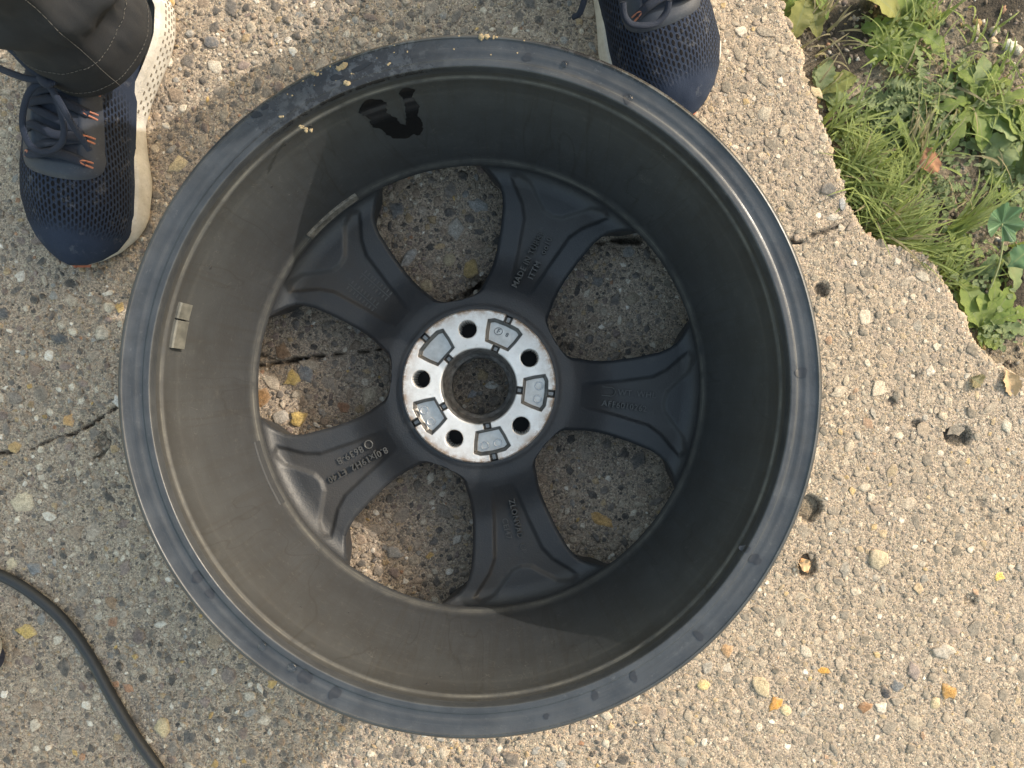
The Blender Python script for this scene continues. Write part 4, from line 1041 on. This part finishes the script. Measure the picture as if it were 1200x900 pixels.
def leaf_mesh(L, W, kind='dock', seed=0, rise=.35, droop=.5, cup=.25, n=22):
    """blade along +x from the origin, bending over; lobed or toothed margin"""
    g = random.Random(seed); V = []; uv_ = []
    ph = g.uniform(0, 6); tw = g.uniform(-.3, .3); lob = g.choice([4, 5, 6])
    x = 0; z = 0; ang_ = rise; px_, pz_ = 0, 0
    for i in range(n + 1):
        t = i / n
        if kind == 'dock': w_ = W * (math.sin(math.pi * min(1, t * .96 + .04)) ** .75) * (.35 + .65 * sstep(.05, .35, t)); w_ *= 1 + .10 * math.sin(t * 38 + ph)
        elif kind == 'tooth':
            w_ = W * (.22 + .78 * t ** .8) * (1 - t ** 6); saw = (t * lob) % 1; w_ *= .42 + .58 * saw ** .6 if t < .82 else 1
        elif kind == 'feather':
            w_ = W * math.sin(math.pi * (.08 + .9 * t)) ** .6; saw = (t * (lob + 4)) % 1; w_ *= .16 + .84 * (1 if saw > .5 else saw * .4)
        elif kind == 'spoon': w_ = W * (.12 + .88 * sstep(.3, .7, t)) * math.sqrt(max(0, 1 - max(0, (t - .7) / .3) ** 2))
        w_ = max(float(w_), .00015)
        for j, f_ in enumerate((-1, -.5, 0, .5, 1)):
            rip = .12 * W * math.sin(t * 17 + f_ * 2 + ph) * abs(f_)
            yy = f_ * w_; zz_ = abs(f_) * w_ * cup + rip + f_ * w_ * tw * t
            sk = -.25 * abs(f_) * w_ if kind in ('tooth', 'feather') else 0
            V.append((px_ + sk * math.cos(ang_), yy, pz_ + zz_)); uv_.append((f_, t * L / W))
        st = L / n; px_ += math.cos(ang_) * st; pz_ += math.sin(ang_) * st; ang_ -= (rise + droop) / n
    me = np_mesh('leaf', np.array(V), grid_faces(n + 1, 5)); set_uv(me, uv_); return me

def weed(name, at, leaves, label, mat, z=-.018, stems=0, group=None):
    """leaves: list of (direction deg, length px, half-width px, kind, rise, droop[, mat])"""
    p = px(at[0], at[1], z); p.z = float(soil_h(np.array([p.x]), np.array([p.y]))[0]) + .001
    root = tag(empty(name, p), label, 'weed', group)
    for i, lf in enumerate(leaves):
        d, L, W, kind, rise, droop = lf[:6]; m_ = lf[6] if len(lf) > 6 else mat
        me = leaf_mesh(L / 1080, W / 1080, kind, hash((at, i)) & 0xffff if False else int(at[0] * 7 + at[1] * 3 + i * 13), rise, droop)
        me.materials.append(m_); o = link('leaf', me, root)
        o.location = (rnd.uniform(-.003, .003), rnd.uniform(-.003, .003), rnd.uniform(0, .004)); o.rotation_euler = (rnd.uniform(-.35, .35), 0, R(d))
    return root
def ros(n, L, W, kinds, a0=0, spread=360, rise=(.3, .8), droop=(.3, .9), mats=None):
    out = []
    for i in range(n):
        out.append((a0 + spread * (i + rnd.uniform(-.3, .3)) / n, L * rnd.uniform(.7, 1.15), W * rnd.uniform(.75, 1.2), rnd.choice(kinds), rnd.uniform(*rise), rnd.uniform(*droop)) + ((rnd.choice(mats),) if mats else ()))
    return out
weed('dock_weed', (950, -12), [(250, 62, 13, 'dock', .4, .5, LF_Y), (285, 60, 10, 'dock', .5, .6, LF_Y), (225, 50, 11, 'dock', .3, .6), (305, 40, 8, 'dock', .5, .6), (200, 50, 10, 'dock', .3, .5, LF_Y), (90, 50, 12, 'dock', .4, .6), (40, 50, 10, 'dock', .4, .6)],
     'yellowing long-leaved weed at the slab corner, top edge of the picture', LF_D)
weed('dock_weed', (1056, 22), ros(9, 62, 15, ['dock', 'tooth'], 0, 360, mats=[LF_D, LF_D, LF_P, LF_Y]), 'bushy green weed at the top edge beside dark soil', LF_D)
weed('broadleaf_weed', (962, 108), [(75, 46, 11, 'dock', .2, .3, LF_P), (28, 50, 12, 'dock', .3, .4, LF_Y), (55, 34, 8, 'dock', .4, .4), (-5, 46, 10, 'dock', .2, .4, LF_P), (-40, 26, 7, 'spoon', .3, .4), (100, 30, 6, 'dock', .2, .3, LF_P)],
     'small broad-leaved weed on the slab edge beside the shoe', LF_D)
weed('dandelion', (1146, 118), ros(15, 66, 12, ['tooth', 'dock', 'tooth'], 10, 360, rise=(.2, .9), mats=[LF_D, LF_D, LF_P, LF_D, LF_Y]), 'large dandelion rosette with toothed leaves, right of the feathery weeds', LF_D)
weed('dandelion', (1205, 165), ros(12, 64, 15, ['dock', 'tooth'], 60, 300, mats=[LF_D, LF_D, LF_P]), 'leafy green weed cut by the right edge, above the round leaf', LF_D)
for (x, y, lb) in [(1038, 128, 'pale feathery weed nearest the slab edge, above the grass tuft'), (1078, 108, 'pale feathery weed left of the dandelion rosette'), (1092, 150, 'pale feathery weed just above the brown dead leaf'), (1066, 176, 'pale feathery weed left of the brown dead leaf')]:
    weed('feathery_weed', (x, y), ros(12, 54, 9, ['feather', 'feather', 'tooth'], rnd.uniform(0, 40), 360, rise=(.15, .7), mats=[LF_P, LF_P, LF_D]), lb, LF_P, group='pale feathery weeds')
weed('feathery_weed', (1098, 222), ros(8, 40, 7, ['feather', 'spoon'], 0, 360, mats=[LF_P]), 'sparse pale weed below the brown dead leaf', LF_P, group='pale feathery weeds')
weed('feathery_weed', (1190, 215), ros(9, 40, 9, ['feather', 'tooth'], 40, 300, mats=[LF_P, LF_D]), 'small pale weed above the round mallow leaf', LF_P, group='pale feathery weeds')
weed('dandelion', (1148, 384), [(75, 62, 13, 'tooth', .5, .5), (110, 66, 14, 'dock', .4, .5), (50, 64, 12, 'dock', .5, .6), (18, 72, 13, 'tooth', .35, .6), (-6, 66, 12, 'tooth', .3, .5, LF_P), (-40, 36, 9, 'dock', .3, .4), (140, 40, 12, 'dock', .4, .5), (90, 44, 12, 'spoon', .7, .5), (-75, 30, 9, 'dock', .3, .3), (125, 58, 10, 'dock', .5, .6)],
     'toothed-leaf weed spreading at the slab edge, lowest of the weeds', LF_D)
weed('seedling', (1137, 305), [(150, 20, 6, 'spoon', .5, .4), (40, 20, 6, 'spoon', .5, .4), (250, 18, 4, 'dock', .4, .4), (310, 20, 4, 'dock', .5, .4), (95, 16, 5, 'spoon', .6, .3)], 'tiny light green seedling left of the round mallow leaf', LF_P)
weed('broadleaf_weed', (1118, 292), ros(7, 34, 8, ['dock', 'spoon'], 0, 360, mats=[LF_P, LF_D]), 'low leafy weed at the lower end of the grass tuft', LF_P)
weed('broadleaf_weed', (1180, 300), ros(6, 38, 11, ['dock', 'tooth'], 200, 220, mats=[LF_M, LF_P]), 'ragged grey-green weed under the round mallow leaf', LF_M)
# mallow: a round pleated leaf on a long stalk
pm = px(1174, 262, .03); pb = px(1157, 346, -.015)
mallow = tag(empty('mallow', (pb.x, pb.y, pb.z)), 'round pleated mallow leaf on a long pale stalk near the right edge', 'weed')
V = [(0, 0, 0)]; n = 60; uvm = [(0, 0)]
for k in range(1, 7):
    for i in range(n):
        a = R(-90) + R(18) + 2 * math.pi * .90 * i / (n - 1); f_ = k / 6
        lobe = 1 + .09 * math.cos(7 * (a + 1.5)) + .025 * math.sin(a * 31)
        r_ = f_ * .0165 * (lobe if k > 3 else 1); V.append((r_ * math.cos(a), r_ * math.sin(a), .004 * f_ + .0022 * f_ * math.cos(7 * (a + 1.5)))); uvm.append((.12 + abs(math.cos(3.5 * (a + 1.5))), f_))
F4 = []; F3 = [(0, 1 + i, 2 + i) for i in range(n - 1)]
for k in range(5):
    for i in range(n - 1): b = 1 + k * n + i; F4.append((b, b + n, b + n + 1, b + 1))
me = np_mesh('leaf', np.array(V), [np.array(F3), np.array(F4)]); set_uv(me, uvm); me.materials.append(LF_M)
o = link('leaf', me, mallow); o.location = pm - pb; o.rotation_euler = (.15, .2, R(-20)); o.scale = (1.15, 1.15, 1.15)
STEM = Mat('stalk'); STEM.set(Base__Color=(.32, .34, .16), Roughness=.6); STEM = STEM.m
tube_obj('stalk', smooth_path([Vector((0, 0, 0)), (pm - pb) * .4 + Vector((.002, 0, .006)), (pm - pb) * .8 + Vector((.002, 0, .004)), pm - pb], 6), .0009, STEM, mallow, 7)
o = link('leaf', leaf_mesh(.032, .013, 'dock', 5, .2, .4), mallow, LF_M); o.location = (.014, .028, .012); o.rotation_euler = (0, 0, R(40))

# grass: blades springing from the slab edge, one mass
def grass(name, clumps, mat, seed, label):
    g = random.Random(seed); Vs = []; Fs = []; o_ = 0; UV = []
    for (cx, cy, n_, a0, a1, L0, L1, sp) in clumps:
        for _ in range(n_):
            x, y = cx + g.gauss(0, sp), cy + g.gauss(0, sp); p = px(x, y, -.018)
            if float(edge_x(np.array([p.y]))[0]) > p.x - .002: p.x = float(edge_x(np.array([p.y]))[0]) + g.uniform(.002, .010)
            p.z = float(soil_h(np.array([p.x]), np.array([p.y]))[0])
            az = R(g.uniform(a0, a1))
            if p.x - float(edge_x(np.array([p.y]))[0]) < .022 and math.cos(az) < .1: az = R(g.uniform(-50, 88))
            L_ = g.uniform(L0, L1) / 1080; wd = g.uniform(.7, 1.7) / 1080; el = g.uniform(.5, 1.25); dro = g.uniform(.6, 1.9); k = 8
            q = Vector(p); side = Vector((-math.sin(az), math.cos(az), 0)); bend = g.uniform(-.5, .5); roll = g.uniform(-.5, .5)
            for i in range(k + 1):
                t = i / k; e = el - dro * t; azz = az + bend * t
                w_ = wd * (1 - t ** 2.2) + .0001
                sd_ = (side + Vector((0, 0, roll))).normalized()
                Vs += [tuple(q - sd_ * w_), tuple(q + Vector((0, 0, -.25 * w_))), tuple(q + sd_ * w_)]; UV += [(-1, t * 9), (0, t * 9), (1, t * 9)]
                q = q + Vector((math.cos(azz) * math.cos(e), math.sin(azz) * math.cos(e), math.sin(e))) * (L_ / k)
                if q.z < -.022: q.z = -.022
            Fs.append(grid_faces(k + 1, 3) + o_); o_ += (k + 1) * 3
    me = np_mesh(name, np.array(Vs), np.concatenate(Fs)); set_uv(me, UV)
    return tag(link(name, me, None, mat), label, 'grass', None, 'stuff')
grass('grass', [(980, 150, 40, 0, 360, 30, 85, 8), (992, 190, 70, 200, 400, 40, 90, 9), (1000, 210, 90, 40, 330, 40, 95, 10), (1022, 262, 80, -30, 150, 40, 105, 9), (1030, 285, 60, -40, 80, 40, 95, 8), (1048, 288, 45, -50, 60, 30, 80, 8), (1045, 240, 60, 30, 200, 40, 80, 14), (1110, 325, 30, 20, 140, 25, 60, 8), (1160, 60, 40, 0, 360, 15, 40, 26), (1190, 120, 40, 0, 360, 20, 50, 18),
                (1120, 272, 22, 10, 70, 50, 110, 5), (1050, 45, 40, 0, 360, 25, 60, 14), (1085, 30, 30, 20, 160, 25, 55, 12), (1075, 200, 25, 60, 200, 40, 90, 12), (1150, 140, 18, 0, 360, 25, 60, 30), (1180, 300, 18, 0, 360, 20, 45, 16), (1100, 120, 40, 0, 360, 20, 50, 34)], GRASS, 3, 'green grass growing along the slab edge')
grass('dry_grass', [(1010, 230, 22, 0, 360, 40, 90, 14), (1035, 275, 20, -60, 120, 40, 80, 10), (960, 30, 12, 30, 100, 30, 60, 12), (1080, 180, 14, 60, 120, 40, 80, 12), (1100, 120, 18, 0, 360, 30, 60, 40), (1160, 230, 10, 0, 360, 30, 70, 25), (980, 60, 14, 0, 360, 20, 50, 20)], DRYB, 4, 'dry straw-coloured grass blades among the weeds')
# low ground cover of tiny leaves between the plants
g = random.Random(21); Vs = []; Fs = []; o_ = 0; UV = []
for _ in range(1500):
    cx, cy, sp = g.choice([(1040, 130, 26), (1080, 140, 30), (1120, 120, 32), (1170, 170, 28), (1075, 190, 26), (1150, 250, 30), (1060, 250, 22), (1130, 330, 18), (1180, 240, 24), (1060, 30, 26), (1165, 380, 14), (1000, 150, 14)])
    x, y = g.gauss(cx, sp), g.gauss(cy, sp); p = px(x, y, -.02); 
    if float(edge_x(np.array([p.y]))[0]) > p.x - .004: continue
    p.z = float(soil_h(np.array([p.x]), np.array([p.y]))[0]) + g.uniform(.000, .012)
    az = g.uniform(0, 6.28); L_ = g.uniform(4, 11) / 1080; w_ = L_ * g.uniform(.22, .4); tl = g.uniform(-.2, .6); r_ = g.uniform(-.5, .5)
    d = Vector((math.cos(az) * math.cos(tl), math.sin(az) * math.cos(tl), math.sin(tl))); s_ = Vector((-math.sin(az), math.cos(az), r_)).normalized()
    for t, f_ in ((0, .1), (.35, 1), (.7, .8), (1, .05)):
        q = p + d * (L_ * t) - Vector((0, 0, L_ * .3 * t * t)); Vs += [tuple(q - s_ * w_ * f_), tuple(q - Vector((0, 0, .2 * w_))), tuple(q + s_ * w_ * f_)]; UV += [(-1, t), (0, t), (1, t)]
    Fs.append(grid_faces(4, 3) + o_); o_ += 12
me = np_mesh('ground_cover', np.array(Vs), np.concatenate(Fs)); set_uv(me, UV)
tag(link('ground_cover', me, None, LF_P), 'low tangle of tiny pale leaves between the weeds', 'ground cover', None, 'stuff')

# fallen leaves
def fallen(name, at, L, W, rot, mat, z, label, seed, rise=.25):
    me = leaf_mesh(L / 1100, W / 1100, 'dock', seed, rise, rise * 2, .45, 16); me.materials.append(mat)
    o = tag(link(name, me), label, 'leaf'); p = px(at[0], at[1], z); o.location = p; o.rotation_euler = (0, 0, R(rot)); return o
fallen('dead_leaf', (1073, 196), 32, 15, 22, DEAD, -.012, 'curled brown dead leaf lying among the weeds', 3)
fallen('fallen_leaf', (1178, 432), 36, 9, -72, TANL, .001, 'tan curled leaf fragment lying on the right, below the weeds', 8)
fallen('fallen_leaf', (936, 660), 15, 7, -15, TANL, .004, 'small tan leaf scrap in a pit beside the rim', 11)
fallen('fallen_leaf', (1138, 442), 16, 9, -35, DRYB, .002, 'small cream leaf scrap near the right-hand slab edge', 14)
# loose stones lying on the soil
for (x, y, r_, c, lb) in [(1168, 46, 8, (.42, .31, .2), 'tan oval pebble on the soil in the top right corner'), (1188, 51, 10, (.6, .55, .44), 'cream round pebble on the soil at the right edge'), (1198, 54, 7, (.52, .46, .36), 'cream pebble half cut by the right edge'), (1170, 33, 7, (.38, .33, .26), 'grey pebble above the tan oval pebble'),
                          (1148, 32, 7, (.35, .29, .2), 'flat brownish pebble left of the other loose pebbles'), (1062, 176, 6, (.3, .3, .31), 'grey stone between the grass tuft and the dead leaf')]:
    p = px(x, y, -.018); o = tag(link('loose_pebble', peb_meshes[(x + y) % 12]), lb, 'pebble', 'loose pebbles on the soil')
    o.location = (p.x, p.y, float(soil_h(np.array([p.x]), np.array([p.y]))[0]) + .001); q = r_ / 1105; o.scale = (q * .95, q, q * .6); o.color = (*c, 1); o.rotation_euler = (0, 0, R(x))
# crumbs of soil and grit on the bare earth
g = np.random.default_rng(33); N = 5200
xs = g.uniform(.27, .62, N); ys = g.uniform(-.42, .46, N); ex = edge_x(ys); k = xs > ex + .002; xs, ys = xs[k], ys[k]; N = len(xs)
zs = soil_h(xs, ys); r_ = g.uniform(.0008, .0030, N) * (1 + (g.random(N) > .93)); Vs = []; F3 = []; F4 = []; Cs = []; off = 0
for i in range(N):
    V, f3, f4 = TPL[i % 12]; a = g.uniform(0, 6.28); ca, sa = math.cos(a), math.sin(a)
    Vs.append(np.stack([(V[:, 0] * ca - V[:, 1] * sa) * r_[i] + xs[i], (V[:, 0] * sa + V[:, 1] * ca) * r_[i] + ys[i], V[:, 2] * r_[i] * .55 + zs[i]], -1)); F3.append(f3 + off); F4.append(f4 + off); off += len(V)
    c = PC[g.integers(len(PC))] * g.uniform(.5, 1.0) if g.random() < .5 else np.array((.10, .08, .06)) * g.uniform(.5, 2.2)
    Cs.append(np.tile([*c, 1], (len(V), 1)))
me = np_mesh('soil_grit', np.concatenate(Vs), [np.concatenate(F3), np.concatenate(F4)]); attr(me, 'tint', np.concatenate(Cs), 'FLOAT_COLOR')
tag(link('soil_grit', me, None, AGG), 'crumbs of earth and grit on the bare soil', 'grit', None, 'stuff')
